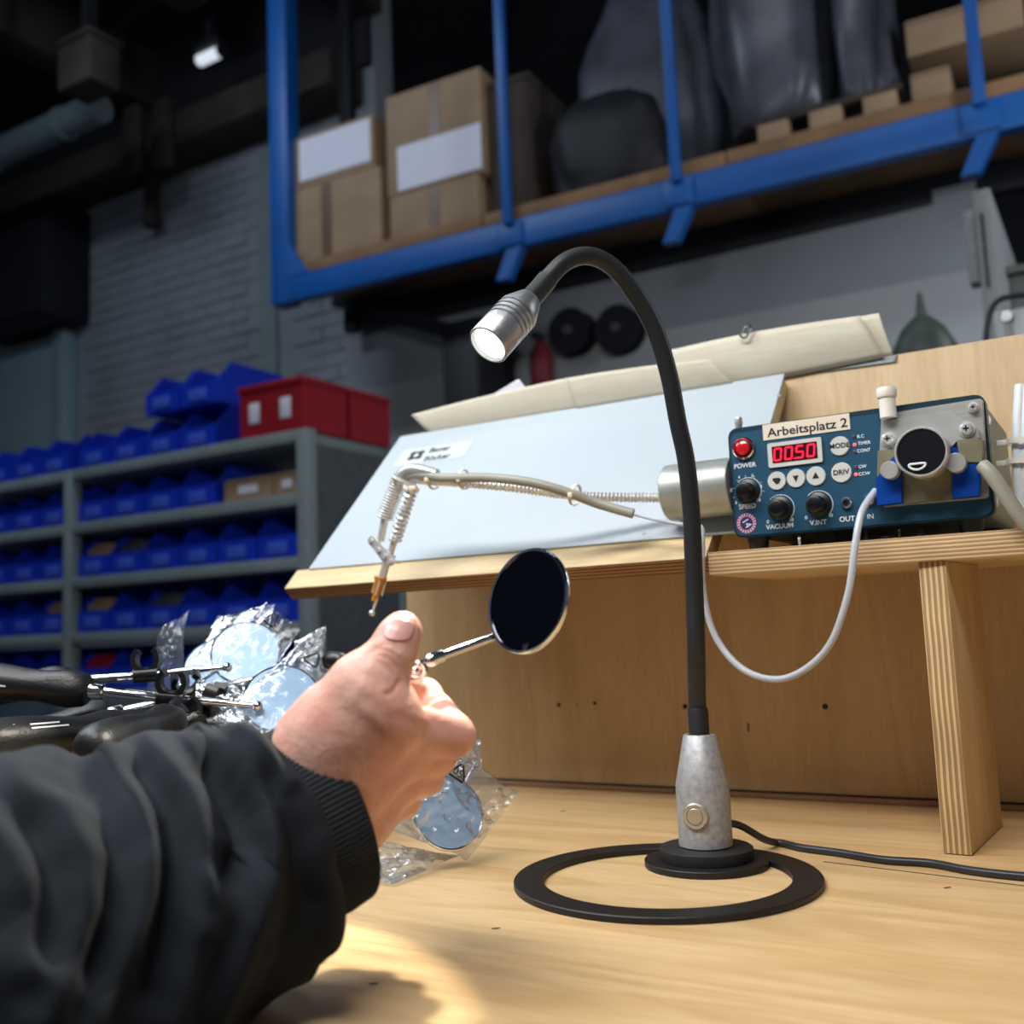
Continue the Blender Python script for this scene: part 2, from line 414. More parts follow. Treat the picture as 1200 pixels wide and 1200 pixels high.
# timbers, duct and fittings under the roof
tb = thing('roof_timber', 'long brown wall plate timber running above the grey wall', 'beam', (-6.5, 4.45, 3.36))
MB().span((-9.4, 4.30, 3.36), (-3.7, 4.615, 3.58), 0.01).build('beam', M['timber_dark'], tb)
for k, (px, py) in enumerate(((178, 195), (212, 190))):
    p = at(px, py, y=4.4)
    MB().span((p.x - 0.07, 4.22, p.z - 0.10), (p.x + 0.07, 4.29, p.z + 0.35), 0.008).build('bracket', M['timber_dark'], tb)
p = at(178, 232, y=4.5)
tag(MB().cyl((p.x, p.y, p.z - 0.16), (p.x, p.y, p.z + 0.14), 0.05, n=16).lathe([(0, 0), (0.06, 0), (0.06, 0.05), (0, 0.05)], (p.x, p.y, p.z - 0.2), (0, 0, 1), 16).build('pipe_stub', M['timber_dark']), 'short dark pipe end hanging on the wall under the timber', 'pipe')
for k, (px, py, lab) in enumerate(((20, 60, 'dark rafter crossing the roof at the far upper left'), (172, 20, 'dark rafter crossing the roof beside the small square fitting'), (290, 40, 'brownish rafter ending beside the blue rack post'))):
    p = at(px, py, y=3.6)
    b = thing('rafter', lab, 'beam', (p.x, 3.4, 3.9), group='roof rafters')
    MB().span((p.x - 0.11, 1.2, 3.88), (p.x + 0.11, 3.95 if k == 1 else 4.6, 4.29), 0.01).build('beam', M['timber_dark'], b)
a = at(-40, 195, y=3.7); b = at(118, 128, y=3.7)
du = thing('ceiling_duct', 'pale grey metal duct under the dark roof at upper left', 'duct', (a.x, 3.7, a.z))
MB().tube([(a.x - 1, 3.7, (a.z + b.z) / 2), (b.x, 3.7, (a.z + b.z) / 2)], 0.09, 20).build('pipe', M['duct_grey'], du)
for q in (0.2, 0.75): MB().cyl((a.x + (b.x - a.x) * q - 0.02, 3.7, (a.z + b.z) / 2), (a.x + (b.x - a.x) * q + 0.02, 3.7, (a.z + b.z) / 2), 0.10, n=20).build('collar', M['duct_grey'], du)
p = at(104, 82, y=3.4)
fx = thing('junction_box', 'brown square fitting on the dark roof above the grey duct', 'box', (p.x, p.y, p.z - 0.13))
MB().span((p.x - 0.14, p.y - 0.1, p.z - 0.13), (p.x + 0.14, p.y + 0.1, p.z + 0.13), 0.02).build('body', M['timber_dark'], fx)
MB().span((p.x - 0.15, p.y - 0.11, p.z + 0.13), (p.x + 0.15, p.y + 0.11, p.z + 0.16), 0.01).build('lid', M['timber_dark'], fx)
MB().span((p.x - 0.03, p.y - 0.03, p.z + 0.161), (p.x + 0.03, p.y + 0.03, 4.299)).build('hanger', M['dark_thing'], fx)
for (px, py, L, lab) in ((246, 66, 0.09, 'short lit ceiling tube beside the blue rack post'), (398, 6, 0.20, 'short lit ceiling tube at the top edge above the cardboard boxes')):
    p = at(px, py, y=4.1 if px < 300 else 4.9)
    t = thing('tube_lamp', lab, 'lamp', (p.x, p.y, p.z), group='tube lamps under the roof')
    MB().span((p.x - 0.02, p.y - 0.02, p.z + 0.0905), (p.x + 0.02, p.y + 0.02, 4.299)).build('hanger', M['dark_thing'], t)
    MB().cyl((p.x - L, p.y, p.z), (p.x + L, p.y, p.z), 0.035, n=12).build('tube', M['tube_light'], t)
    MB().span((p.x - L * 1.1, p.y - 0.05, p.z + 0.035), (p.x + L * 1.1, p.y + 0.05, p.z + 0.09), 0.01).build('fitting', M['dark_thing'], t)
    for s in (-1, 1): MB().cyl((p.x + s * L, p.y, p.z), (p.x + s * (L + 0.02), p.y, p.z), 0.04, n=12).build('end_cap', M['dark_thing'], t)
a = at(-30, 272, y=4.3); b = at(62, 368, y=4.3)
bx = thing('wall_cabinet', 'black cabinet high on the wall at the left edge', 'cabinet', (a.x, 4.3, b.z))
MB().span((a.x, 4.22, b.z), (b.x, 4.6, a.z), 0.02).build('body', M['dark_thing'], bx)
MB().span((a.x + 0.02, 4.20, b.z + 0.02), (b.x - 0.02, 4.22, a.z - 0.02), 0.005).build('door', M['dark_thing'], bx)
CBZ = b.z
a = at(-60, 372, y=4.5); b = at(74, 500, y=4.5); a.z = CBZ - 0.06
d = thing('pale_door', 'pale blue grey door panel at the left edge behind the bins', 'door', (a.x, 4.5, -0.85))
MB().span((a.x, 4.52, -0.84), (b.x - 0.13, 4.58, a.z), 0.01).build('leaf', M['door_pale'], d)
MB().span((b.x - 0.13, 4.49, -0.84), (b.x, 4.61, a.z + 0.04), 0.01).build('jamb', M['door_pale'], d)

# ------------------------------------------------------------------ blue rack with its load
RX, RY, RZ = -3.50, 3.60, 1.80; RROT = math.radians(2.7)
RM = Matrix.Rotation(RROT, 3, 'Z')
def rk(x, y, z): return V((RX, RY, RZ)) + RM @ V((x, y, z))
rack = thing('pallet_rack', 'blue steel rack deck high on the wall carrying cardboard boxes', 'rack', (RX, RY, RZ), (0, 0, RROT), local=True)
MB().span((0, 0, 0), (0.115, 0.10, 2.49), 0.006).build('post', M['rack_blue'], rack)
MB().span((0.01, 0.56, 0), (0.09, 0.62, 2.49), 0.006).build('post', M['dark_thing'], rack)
MB().span((0.115, 0, 0), (5.6, 0.06, 0.125), 0.004).build('front_beam', M['rack_blue'], rack)
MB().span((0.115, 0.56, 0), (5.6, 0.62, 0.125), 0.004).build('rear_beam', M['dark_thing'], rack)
MB().prism([(0.115, -0.004, 0.125), (0.115, -0.004, 0.30), (0.24, -0.004, 0.125)], (0, 0.01, 0)).build('gusset', M['rack_blue'], rack)
dk = None
for k in range(5):
    x0 = 0.118 + k * 1.095
    MB().span((x0, 0.005, 0.128), (x0 + 1.09, 0.615, 0.185), 0.004).build('deck_board', M['deck_wood'], rack)
for px, py in ((600, 270), (793, 215), (1146, 110)):
    p = RM.transposed() @ (at(px, py, y=3.68) - V((RX, RY, RZ)))
    r_ = MB().span((p.x - 0.022, -0.035, 0.10), (p.x + 0.022, -0.004, 2.49), 0.004).build('guard_rail', M['rack_blue'], rack)
    MB().prism([(p.x - 0.02, 0.0, 0.0), (p.x + 0.05, 0.0, 0.0), (p.x - 0.02, 0.0, -0.13), (p.x - 0.08, 0.0, -0.13)], (0, 0.05, 0)).build('brace', M['rack_blue'], rack)
    MB().span((p.x - 0.06, -0.012, 0.01), (p.x + 0.06, -0.0005, 0.115), 0.003).build('bolt_plate', M['rack_blue'], rack)
DZ = 0.187
def carton(px0, px1, py_b, py_t, lab, base=None, depth=0.40, tape=0.5, sheet=None, yy=0.06):
    y0 = RY + yy + 0.02
    a = at(px0, py_b, y=y0 + 0.02); b = at(px1, py_t, y=y0 + 0.06)
    la = RM.transposed() @ (a - V((RX, RY, RZ))); lb = RM.transposed() @ (b - V((RX, RY, RZ)))
    wd = lb.x - la.x; z0 = DZ if base is None else base; z1 = lb.z
    t = thing('cardboard_box', lab, 'box', rk(la.x, yy, z0), (0, 0, RROT), 'cardboard boxes on the blue rack', local=True)
    h = z1 - z0
    MB().span((0, 0, 0), (wd, depth, h), 0.006).build('carton', M['card_brown'], t)
    if tape is not None:
        MB().span((wd * tape - 0.03, -0.002, 0.01), (wd * tape + 0.03, -0.0003, h - 0.01)).build('tape', M['card_tape'], t)
    if sheet:
        MB().span((wd * sheet[0], -0.005, h * sheet[2]), (wd * sheet[1], -0.0022, h * sheet[3])).build('paper_label', M['paper_white'], t)
    return z1
z1 = carton(346, 452, 312, 198, 'cardboard box with brown tape at the rack corner, lower of the left stack', tape=0.42)
carton(346, 444, 200, 138, 'cardboard box with a white sheet, top of the left stack', base=z1 + 0.002, tape=None, sheet=(0.12, 0.97, 0.12, 0.92))
z1 = carton(459, 563, 290, 205, 'cardboard box with brown tape, lower of the right stack on the rack', tape=0.52)
carton(455, 565, 207, 80, 'tall cardboard box with tape and a bright sheet, top of the right stack', base=z1 + 0.002, tape=0.52, sheet=(0.12, 0.99, 0.03, 0.46))
p = RM.transposed() @ (at(584, 240, y=3.8) - V((RX, RY, RZ)))
t = thing('dark_box', 'dark brown box standing right of the cardboard stacks', 'box', rk(p.x, 0.1, DZ), (0, 0, RROT), local=True)
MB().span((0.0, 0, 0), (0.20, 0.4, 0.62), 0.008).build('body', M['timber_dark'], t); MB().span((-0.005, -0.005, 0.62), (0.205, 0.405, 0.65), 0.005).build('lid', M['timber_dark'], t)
def blob(name, lab, cat, c, rad, s, mat, seed=0, amp=0.25, local_flat=True):
    mb = MB(); mb.ball((0, 0, 0), 1.0, n=40)
    for v in mb.bm.verts:
        n_ = noise.noise(v.co * 1.3 + V((seed * 7.1, seed, 3))) * amp + noise.noise(v.co * 3.5 + V((seed, 2, 9))) * amp * 0.35
        q = v.co * (1 + n_)
        q = V([math.copysign(abs(q[i]) ** 0.72, q[i]) for i in range(3)])
        if q.z < -0.8: q.z = -0.8
        v.co = V((q.x * s[0], q.y * s[1], (q.z + 0.8) * s[2])) * rad + V(c)
    o = mb.build(name, M[mat], smooth=60); return tag(o, lab, cat)
for k, (px, lab, s) in enumerate(((722, 'sagging dark sack lying on the rack between the two thin rails', (0.27, 0.14, 0.26)), (742, 'grey plastic wrapped bundle behind the dark sack on the rack', (0.33, 0.11, 0.60)), (908, 'bulging grey wrapped pallet load in the middle of the rack', (0.235, 0.20, 0.55)), (1022, 'grey wrapped load on the rack left of the pale carton', (0.105, 0.18, 0.6)))):
    p = RM.transposed() @ (at(px, 190, y=3.95) - V((RX, RY, RZ)))
    c = rk(p.x, (0.20, 0.50, 0.32, 0.32)[k], DZ + (0.16 if k > 1 else 0))
    blob('wrapped_bundle', lab, 'bundle', c, 1.0, s, 'dark_thing' if k == 0 else 'wrap_grey', seed=k + 1)
p0 = RM.transposed() @ (at(880, 180, y=3.75) - V((RX, RY, RZ))); p1 = RM.transposed() @ (at(1056, 120, y=3.75) - V((RX, RY, RZ)))
pal = thing('pallet', 'dark wooden pallet under the grey wrapped loads on the rack', 'pallet', rk(p0.x, 0.08, DZ), (0, 0, RROT), local=True)
L_ = p1.x - p0.x
for k in range(3): MB().span((0.02 + k * (L_ - 0.16) / 2, 0, 0.022), (0.14 + k * (L_ - 0.16) / 2, 0.5, 0.10), 0.004).build('block', M['card_brown'], pal)
for k in range(3): MB().span((0, 0.01 + k * 0.2, 0.102), (L_, 0.1 + k * 0.2, 0.125), 0.002).build('slat', M['timber_dark'], pal)
MB().span((0, 0, 0), (L_, 0.09, 0.02), 0.002).build('runner', M['timber_dark'], pal)
for (px0, px1, py0, py1, lab, hz) in ((1058, 1195, 50, -40, 'pale carton at the upper right behind the thin blue rail', None), (1064, 1108, 108, 56, 'small pale carton under the larger one at the upper right', None)):
    a = at(px0, py0, y=3.82); b = at(px1, py1, y=3.82)
    la = RM.transposed() @ (a - V((RX, RY, RZ))); lb = RM.transposed() @ (b - V((RX, RY, RZ)))
    t = thing('pale_carton', lab, 'box', rk(la.x, 0.2, la.z), (0, 0, RROT), 'pale cartons on the rack', local=True)
    MB().span((0, 0, 0), (lb.x - la.x, 0.35, lb.z - la.z), 0.006).build('carton', M['card_brown'], t)
    MB().span((0, -0.002, (lb.z - la.z) * 0.86), (lb.x - la.x, -0.0003, (lb.z - la.z) * 0.9)).build('tape', M['card_tape'], t)
# things on and before the partition wall
for (px, py, r, lab) in ((668, 388, 0.11, 'dark round cable reel on the grey wall left of the gooseneck'), (724, 385, 0.11, 'dark round cable reel on the grey wall behind the gooseneck')):
    p = at(px, py, y=4.2)
    t = thing('cable_reel', lab, 'reel', (p.x, p.y, p.z), group='cable reels on the grey wall')
    MB().lathe([(0, 0), (r, 0), (r, 0.02), (0, 0.02)], (p.x, 4.18, p.z), (0, 1, 0), 28).build('flange', M['dark_thing'], t)
    MB().lathe([(0, 0), (r, 0), (r, 0.02), (0, 0.02)], (p.x, 4.26, p.z), (0, 1, 0), 28).build('flange', M['dark_thing'], t)
    MB().cyl((p.x, 4.20, p.z), (p.x, 4.28, p.z), r * 0.7, n=24).build('cable_coil', M['cable_black'], t)
    MB().cyl((p.x, 4.16, p.z), (p.x, 4.18, p.z), r * 0.2, n=16).build('hub', M['wrap_grey'], t)
a = at(600, 450, y=4.0); b = at(632, 402, y=4.0)
t = thing('red_canister', 'dull red canister on the wall just right of the lamp head', 'canister', (a.x, 4.05, a.z))
MB().lathe([(0, 0), (0.05, 0), (0.056, 0.01), (0.056, b.z - a.z), (0.03, b.z - a.z + 0.04), (0.02, b.z - a.z + 0.06), (0, b.z - a.z + 0.06)], ((a.x + b.x) / 2, 4.15, a.z), (0, 0, 1), 24).build('body', M['dull_red'], t)
MB().span(((a.x + b.x) / 2 - 0.02, 4.09, b.z + 0.06), ((a.x + b.x) / 2 + 0.02, 4.17, b.z + 0.09), 0.004).build('valve', M['dark_thing'], t)
a = at(528, 480, y=4.0); b = at(568, 372, y=4.0)
t = thing('dark_locker', 'narrow dark locker behind the slanted board left of the lamp head', 'cabinet', (a.x, 4.0, -0.85))
MB().span((a.x, 3.95, -0.85), (b.x, 4.27, b.z), 0.01).build('body', M['dark_thing'], t); MB().span((a.x + 0.01, 3.935, -0.8), (b.x - 0.01, 3.95, b.z - 0.02), 0.004).build('door', M['dark_thing'], t)
# dark sloping strut under the rack, left
a = at(395, 352, y=4.1); b = at(600, 408, y=4.1)
tag(MB().tube([a, b], 0.055, 4).build('wall_strut', M['dark_thing']), 'dark sloping strut under the blue rack beam', 'strut')
p = at(1082, 395, y=2.6)
t = thing('squat_bottle', 'grey green bottle with thin spout standing behind the plywood panel', 'bottle', (p.x, p.y, p.z - 0.14))
MB().lathe([(0, 0), (0.07, 0), (0.075, 0.02), (0.075, 0.10), (0.05, 0.15), (0.02, 0.18), (0, 0.18)], (p.x, p.y, p.z - 0.13), (0, 0, 1), 24).build('body', M['bottle_green'], t)
MB().cyl((p.x, p.y, p.z + 0.05), (p.x, p.y, p.z + 0.11), 0.014, 0.006, n=12).build('spout', M['bottle_green'], t)
tag(MB().span((p.x - 0.45, p.y - 0.1, -0.84), (p.x + 0.20, p.y + 0.25, p.z - 0.1415), 0.01).build('side_counter', M['cabinet_grey']), 'grey counter block behind the bench, under the bottle', 'counter')
# grey tower at the end of the partition, white box at right edge
a = at(1139, 224, y=2.9); b = at(1160, 224, y=2.9)
t = thing('grey_column', 'tall grey metal column with a slot behind the plywood panel at right', 'column', (a.x, 2.9, -0.85))
MB().span((a.x, 2.9, -0.85), (b.x, 3.7, a.z), 0.004).build('body', M['cabinet_grey'], t)
q0 = at(1150, 250, y=2.9); q1 = at(1153, 338, y=2.9)
MB().span((q0.x - 0.004, 2.894, q1.z), (q0.x + 0.004, 2.8995, q0.z)).build('slot', M['dark_thing'], t)
q0 = at(1128, 248, y=2.9)
MB().span((q0.x, 2.9, a.z - 0.25), (a.x - 0.001, 2.96, q0.z), 0.002).build('side_flange', M['cabinet_grey'], t)
a = at(1166, 396, y=1.9); b = at(1260, 348, y=1.9)
t = thing('white_fitting', 'white metal box with a keyhole slot at the right edge', 'box', (a.x, 1.9, a.z - 0.1))
MB().span((a.x, 1.9, a.z - 0.1), (b.x, 2.1, b.z), 0.008).build('body', M['wall_light'], t)
q = at(1180, 372, y=1.9); MB().span((q.x - 0.006, 1.894, a.z - 0.06), (q.x + 0.006, 1.8995, q.z), 0.001).build('slot', M['cabinet_grey'], t)
MB().cyl((q.x, 1.889, q.z), (q.x, 1.899, q.z), 0.009, n=16).build('lock', M['chrome'], t)
a2 = at(1184, 352, y=2.3); b2 = at(1260, 308, y=2.3)
t = thing('olive_case', 'grey green case above the white box at the right edge', 'case', (a2.x, 2.3, a2.z - 0.05))
MB().span((a2.x, 2.3, a.z - 0.10), (b2.x, 2.45, b2.z), 0.008).build('body', M['bottle_green'], t); MB().span((a2.x - 0.004, 2.296, b2.z + 0.001), (b2.x + 0.004, 2.504, b2.z + 0.02), 0.004).build('lid', M['bottle_green'], t)
pts = spline([at(1155, 404, y=1.86), at(1157, 380, y=1.86), at(1163, 360, y=1.86), at(1175, 350, y=1.87), at(1200, 346, y=1.89)], 30)
tag(MB().tube(pts, 0.005, 8).build('thin_cable', M['cable_black']), 'thin black cable curving over the white box at right', 'cable')
tag(MB().span((a.x - 0.3, 1.8, -0.85), (b.x + 0.3, 2.46, a.z - 0.1015), 0.01).build('rear_cabinet', M['cabinet_grey']), 'grey cabinet behind the bench at the right edge', 'cabinet')

# ------------------------------------------------------------------ shelving with bins
YS, XL, XR, XM = 2.60, -5.02, -2.37, -3.69
ZS = [0.855, 0.635, 0.415, 0.195, -0.03, -0.42]
sh = thing('bin_shelving', 'grey steel shelving full of blue bins at the left', 'shelf', (XM, YS, -0.85))
for x in (XL, XM, XR - 0.05):
    for y in (YS, YS + 0.50): MB().span((x, y, -0.85), (x + 0.05, y + 0.05, ZS[0] + 0.03), 0.004).build('upright', M['shelf_grey'], sh)
for z in ZS:
    for x0, x1 in ((XL + 0.051, XM - 0.001), (XM + 0.051, XR - 0.051)):
        MB().span((x0, YS + 0.002, z - 0.012), (x1, YS + 0.54, z + 0.03), 0.003).build('shelf_board', M['shelf_grey'], sh)
MB().span((XR - 0.012, YS + 0.051, -0.80), (XR - 0.002, YS + 0.499, ZS[0] - 0.02)).build('side_panel', M['side_grey'], sh)
ROWN = ['top', 'second', 'third', 'fourth', 'fifth']
ORD = ['first', 'second', 'third', 'fourth', 'fifth', 'sixth', 'seventh']
def make_bin(w_, h_, d_):
    r = thing('storage_bin', '', 'bin', local=True)
    mb = MB(); t = 0.006
    side = [(0, 0), (d_, 0), (d_, h_), (d_ * 0.22, h_), (0, h_ * 0.45)]
    for x in (0, w_ - t): mb.prism([(x, y, z) for y, z in side], (t, 0, 0))
    mb.span((t, 0, 0), (w_ - t, d_, t)); mb.span((t, d_ - t, t), (w_ - t, d_, h_)); mb.span((t, 0, t), (w_ - t, t, h_ * 0.45))
    mb.build('tub', M['bin_blue'], r)
    MB().span((w_ * 0.25, -0.006, h_ * 0.10), (w_ * 0.75, -0.0005, h_ * 0.36), 0.002).build('label_holder', M['bin_label'], r)
    MB().span((t, 0.001, h_ * 0.45), (w_ - t, 0.014, h_ * 0.50), 0.002).build('front_lip', M['bin_blue'], r)
    return r
binP = make_bin(0.186, 0.165, 0.36); first_bin = [True]
def put_bin(x, z, label, y=YS + 0.03):
    if first_bin[0]:
        first_bin[0] = False; binP.location = (x, y, z); binP['label'] = label; binP['group'] = 'blue bins on the grey shelving'; return binP
    return dup(binP, (x, y, z), None, label, 'blue bins on the grey shelving')
for r_ in range(5):
    z = ZS[r_] + 0.0315
    n = (4, 4, 6, 6, 6)[r_]
    for k in range(n):
        x = XM + 0.058 + k * 0.2
        put_bin(x, z, f'blue bin, {ORD[k]} right of the middle post, {ROWN[r_]} shelf level')
    for k in range(3):
        x = XM - 0.195 - k * 0.2
        put_bin(x, z, f'blue bin, {ORD[k]} left of the middle post, {ROWN[r_]} shelf level')
for k, (x, lab) in enumerate(((XM + 0.462, 'blue bin stacked on the top shelf row, left of its second layer'), (XM + 0.662, 'blue bin stacked on the top shelf row, beside the red crate'))):
    put_bin(x, ZS[0] + 0.0315 + 0.167, lab)
for (x0, w_, row, lab) in ((XM + 0.87, 0.24, 1, 'open cardboard box on the second shelf level right of the blue bins'), (XM + 1.12, 0.12, 1, 'small cardboard box at the right end of the second shelf level')):
    z = ZS[row] + 0.0315
    t = thing('small_carton', lab, 'box', (x0, YS + 0.05, z), group='cardboard boxes on the shelving')
    mb = MB()
    for a_, b_ in (((0, 0, 0), (w_, 0.3, 0.006)), ((0, 0, 0.006), (w_, 0.006, 0.085)), ((0, 0.294, 0.006), (w_, 0.3, 0.085)), ((0, 0.006, 0.006), (0.006, 0.294, 0.085)), ((w_ - 0.006, 0.006, 0.006), (w_, 0.294, 0.085))):
        mb.span(V(a_) + V((x0, YS + 0.05, z)), V(b_) + V((x0, YS + 0.05, z)))
    mb.build('carton', M['card_brown'], t)
    MB().span((x0 + w_ * 0.3, YS + 0.047, z + 0.03), (x0 + w_ * 0.7, YS + 0.0498, z + 0.06)).build('paper_label', M['paper_white'], t)
def crate(name, x0, y0, lab):
    z = ZS[0] + 0.0315; W, D, Hh = 0.30, 0.235, 0.185
    t = thing('red_crate', lab, 'crate', (x0, y0, z), group='red crates on the shelving')
    mb = MB(); s = 0.012
    for a_, b_ in (((0, 0, 0), (W, D, s)), ((0, 0, s), (W, s, Hh)), ((0, D - s, s), (W, D, Hh)), ((0, s, s), (s, D - s, Hh)), ((W - s, s, s), (W, D - s, Hh))):
        mb.span(V(a_) + V((x0, y0, z)), V(b_) + V((x0, y0, z)))
    mb.build('tub', M['crate_red'], t)
    for q in (0.24, 0.74): MB().span((x0 + W * q - 0.025, y0 - 0.004, z + 0.05), (x0 + W * q + 0.025, y0 - 0.0005, z + 0.125), 0.002).build('paper_label', M['paper_white'], t)
    MB().span((x0 - 0.008, y0 - 0.008, z + Hh - 0.015), (x0 + W + 0.008, y0 - 0.0003, z + Hh + 0.006), 0.003).build('rim', M['crate_red'], t)
    for s_ in (0, 1): MB().span((x0 + s_ * W - 0.008 + s_ * 0.0083, y0, z + Hh - 0.015), (x0 + s_ * W + 0.008 * s_ - 0.0003 * (1 - s_), y0 + D, z + Hh + 0.006), 0.003).build('rim', M['crate_red'], t)
crate('a', XR - 0.335, YS + 0.02, 'red plastic crate with two white labels on the shelving top')
crate('b', XR - 0.335, YS + 0.275, 'darker red crate behind the first on the shelving top')
# darker contents of a few bins
for (x, row, mat, lab, nm) in ((XM + 0.07, 2, 'card_brown', 'folded cardboard in the first bin of the third shelf level', 'cardboard_insert'), (XM + 0.27, 2, 'wrap_grey', 'grey wrapped part in the second bin of the third shelf level', 'wrapped_part'), (XM + 0.47, 3, 'wrap_grey', 'grey wrapped part in the third bin of the fourth shelf level', 'wrapped_part'), (XM + 0.07, 3, 'card_brown', 'folded cardboard in the first bin of the fourth shelf level', 'cardboard_insert'), (XM + 0.07, 4, 'crate_red', 'red part in the first bin of the fifth shelf level', 'red_part'), (XM - 0.187, 3, 'card_brown', 'brown carton in the bin left of the middle post on the fourth level', 'cardboard_insert')):
    z = ZS[row] + 0.0315 + 0.0065
    mb = MB(); mb.span((x, YS + 0.06, z), (x + 0.165, YS + 0.20, z + 0.11), 0.012, 3); mb.span((x + 0.03, YS + 0.07, z + 0.112), (x + 0.13, YS + 0.19, z + 0.125), 0.004)
    tag(mb.build(nm, M[mat]), lab, 'part')

# ------------------------------------------------------------------ workbench
YB, YF, ZSH, TSH = 0.960, 0.770, 0.202, 0.018
bench = thing('workbench', 'birch plywood workbench with a low back panel and raised shelf', 'workbench', (-0.2, 0.65, -0.03))
ply(MB().span((-1.25, 0.30, -0.03), (0.95, 0.985, 0.0), 0.002), 2, 'tabletop', 'table_wood', 'ply_edge_z', bench)
bp = ply(MB().span((-0.725, YB, 0.0008), (0.70, YB + 0.018, 0.3995), 0.0008), 1, 'back_panel', 'panel_wood', 'ply_edge_z', bench)
for px, py, r in ((655, 826, 0.0022), (697, 824, 0.0019), (803, 828, 0.0024), (967, 828, 0.0027), (676, 826, 0.0009)):
    p = at(px, py, y=YB); MB().cyl((p.x, YB - 0.0004, p.z), (p.x, YB + 0.0004, p.z), r, n=12).build('screw_hole', M['dark_thing'], bp)
p = at(877, 852, y=YB); MB().span((p.x - 0.0008, YB - 0.0004, p.z - 0.004), (p.x + 0.0008, YB + 0.0004, p.z + 0.004)).build('scratch', M['dark_thing'], bp)
MB().span((-0.725, YB - 0.005, 0.0002), (0.70, YB - 0.0002, 0.0050), 0.001).build('base_strip', M['deck_wood'], bench)
MB().span((-0.725, YB - 0.0012, 0.0052), (0.70, YB - 0.0001, 0.0066)).build('base_gap', M['dark_thing'], bench)
sb = ply(MB().span((-0.2845, YF, ZSH), (0.70, YB - 0.0005, ZSH + TSH), 0.0008), 2, 'shelf_board', 'board_wood', 'ply_edge_z', bench)
LM = Matrix.Rotation(math.radians(-4), 3, 'Z')
lg = ply(MB().box((-0.1165, 0.83, 0.1012), (0.0185, 0.112, 0.2012), LM, 0.0006), 0, 'support_leg', 'leg_wood', 'ply_edge_x', bench)
for q0, q1 in (((965, 1010), (1205, 1039)),):
    a, b = at(*q0, z=0), at(*q1, z=0)
    MB().tube([a + V((0, 0, -0.0002)), (a + b) / 2 + V((0, 0.0006, -0.0002)), b + V((0, 0, -0.0002))], 0.0007, 6).build('surface_crack', M['timber_dark'], bench)
for bx_, by_ in ((-1.2, 0.36), (0.85, 0.36), (-1.2, 0.93), (0.85, 0.93)):
    MB().span((bx_ - 0.03, by_ - 0.03, -0.85), (bx_ + 0.03, by_ + 0.03, -0.0302), 0.003).build('leg', M['leg_wood'], bench)
# wood chips and specks on the worktop
for k, (px, py, lab) in enumerate(((1110, 1041, 'tiny dark splinter on the worktop below the black cable'), (660, 951, 'tiny dark crumb on the worktop near the back panel'), (437, 1154, 'tiny dark splinter in the bright light pool'), (581, 1089, 'tiny dark splinter on the worktop left of the black ring'))):
    p = at(px, py, z=0)
    mb = MB(); mb.prism([p + V((-0.0018, -0.0014, 0.0003)), p + V((0.0, -0.0005, 0.0003)), p + V((0.0020, 0.0016, 0.0003)), p + V((0.0, 0.0003, 0.0003))], (0, 0, 0.0005))
    tag(mb.build('wood_splinter', M['timber_dark']), lab, 'splinter')
# slanted board: 45 degrees, lower edge flush with the shelf front
SLX0, SLX1 = -0.738, -0.2870
sl = thing('slanted_board', 'slanted plywood board faced with a white sheet on the bench', 'board', (0, 0.7725, 0.2165), (math.radians(45), 0, 0), local=True)
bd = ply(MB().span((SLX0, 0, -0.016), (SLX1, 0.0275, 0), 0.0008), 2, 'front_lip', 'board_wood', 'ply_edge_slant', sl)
ply(MB().span((SLX0 + 0.022, 0.0276, -0.016), (SLX1, 0.2465, 0), 0.0008), 2, 'plywood_board', 'board_wood', 'ply_edge_slant', sl)
shw = MB().span((-0.7195, 0.0255, 0.0002), (-0.2635, 0.2525, 0.0022), 0.0006).build('white_sheet', M['sheet_white'], sl)
MB().span((-0.287, 0.06, -0.016), (-0.2645, 0.252, -0.0002), 0.0008).build('end_batten', M['board_wood'], sl)
def sl_px(px, py, h=0.0022):
    n = V((0, -math.sin(math.radians(45)), math.cos(math.radians(45)))); o = V((0, 0.7725, 0.2165)) + n * h
    r = FWD + RGT * ((px - 600) / FPX) - UPV * ((py - 600) / FPX); P = EYE + r * ((o - EYE).dot(n) / r.dot(n))
    return V((P.x, (P - o).dot(V((0, math.cos(math.radians(45)), math.sin(math.radians(45))))), h))
for px, py in ((913, 464), (755, 625)):
    p = sl_px(px, py); MB().lathe([(0.0022, 0), (0.0020, 0.0006), (0, 0.0007)], p, (0, 0, 1), 12).build('screw', M['zinc'], sl)
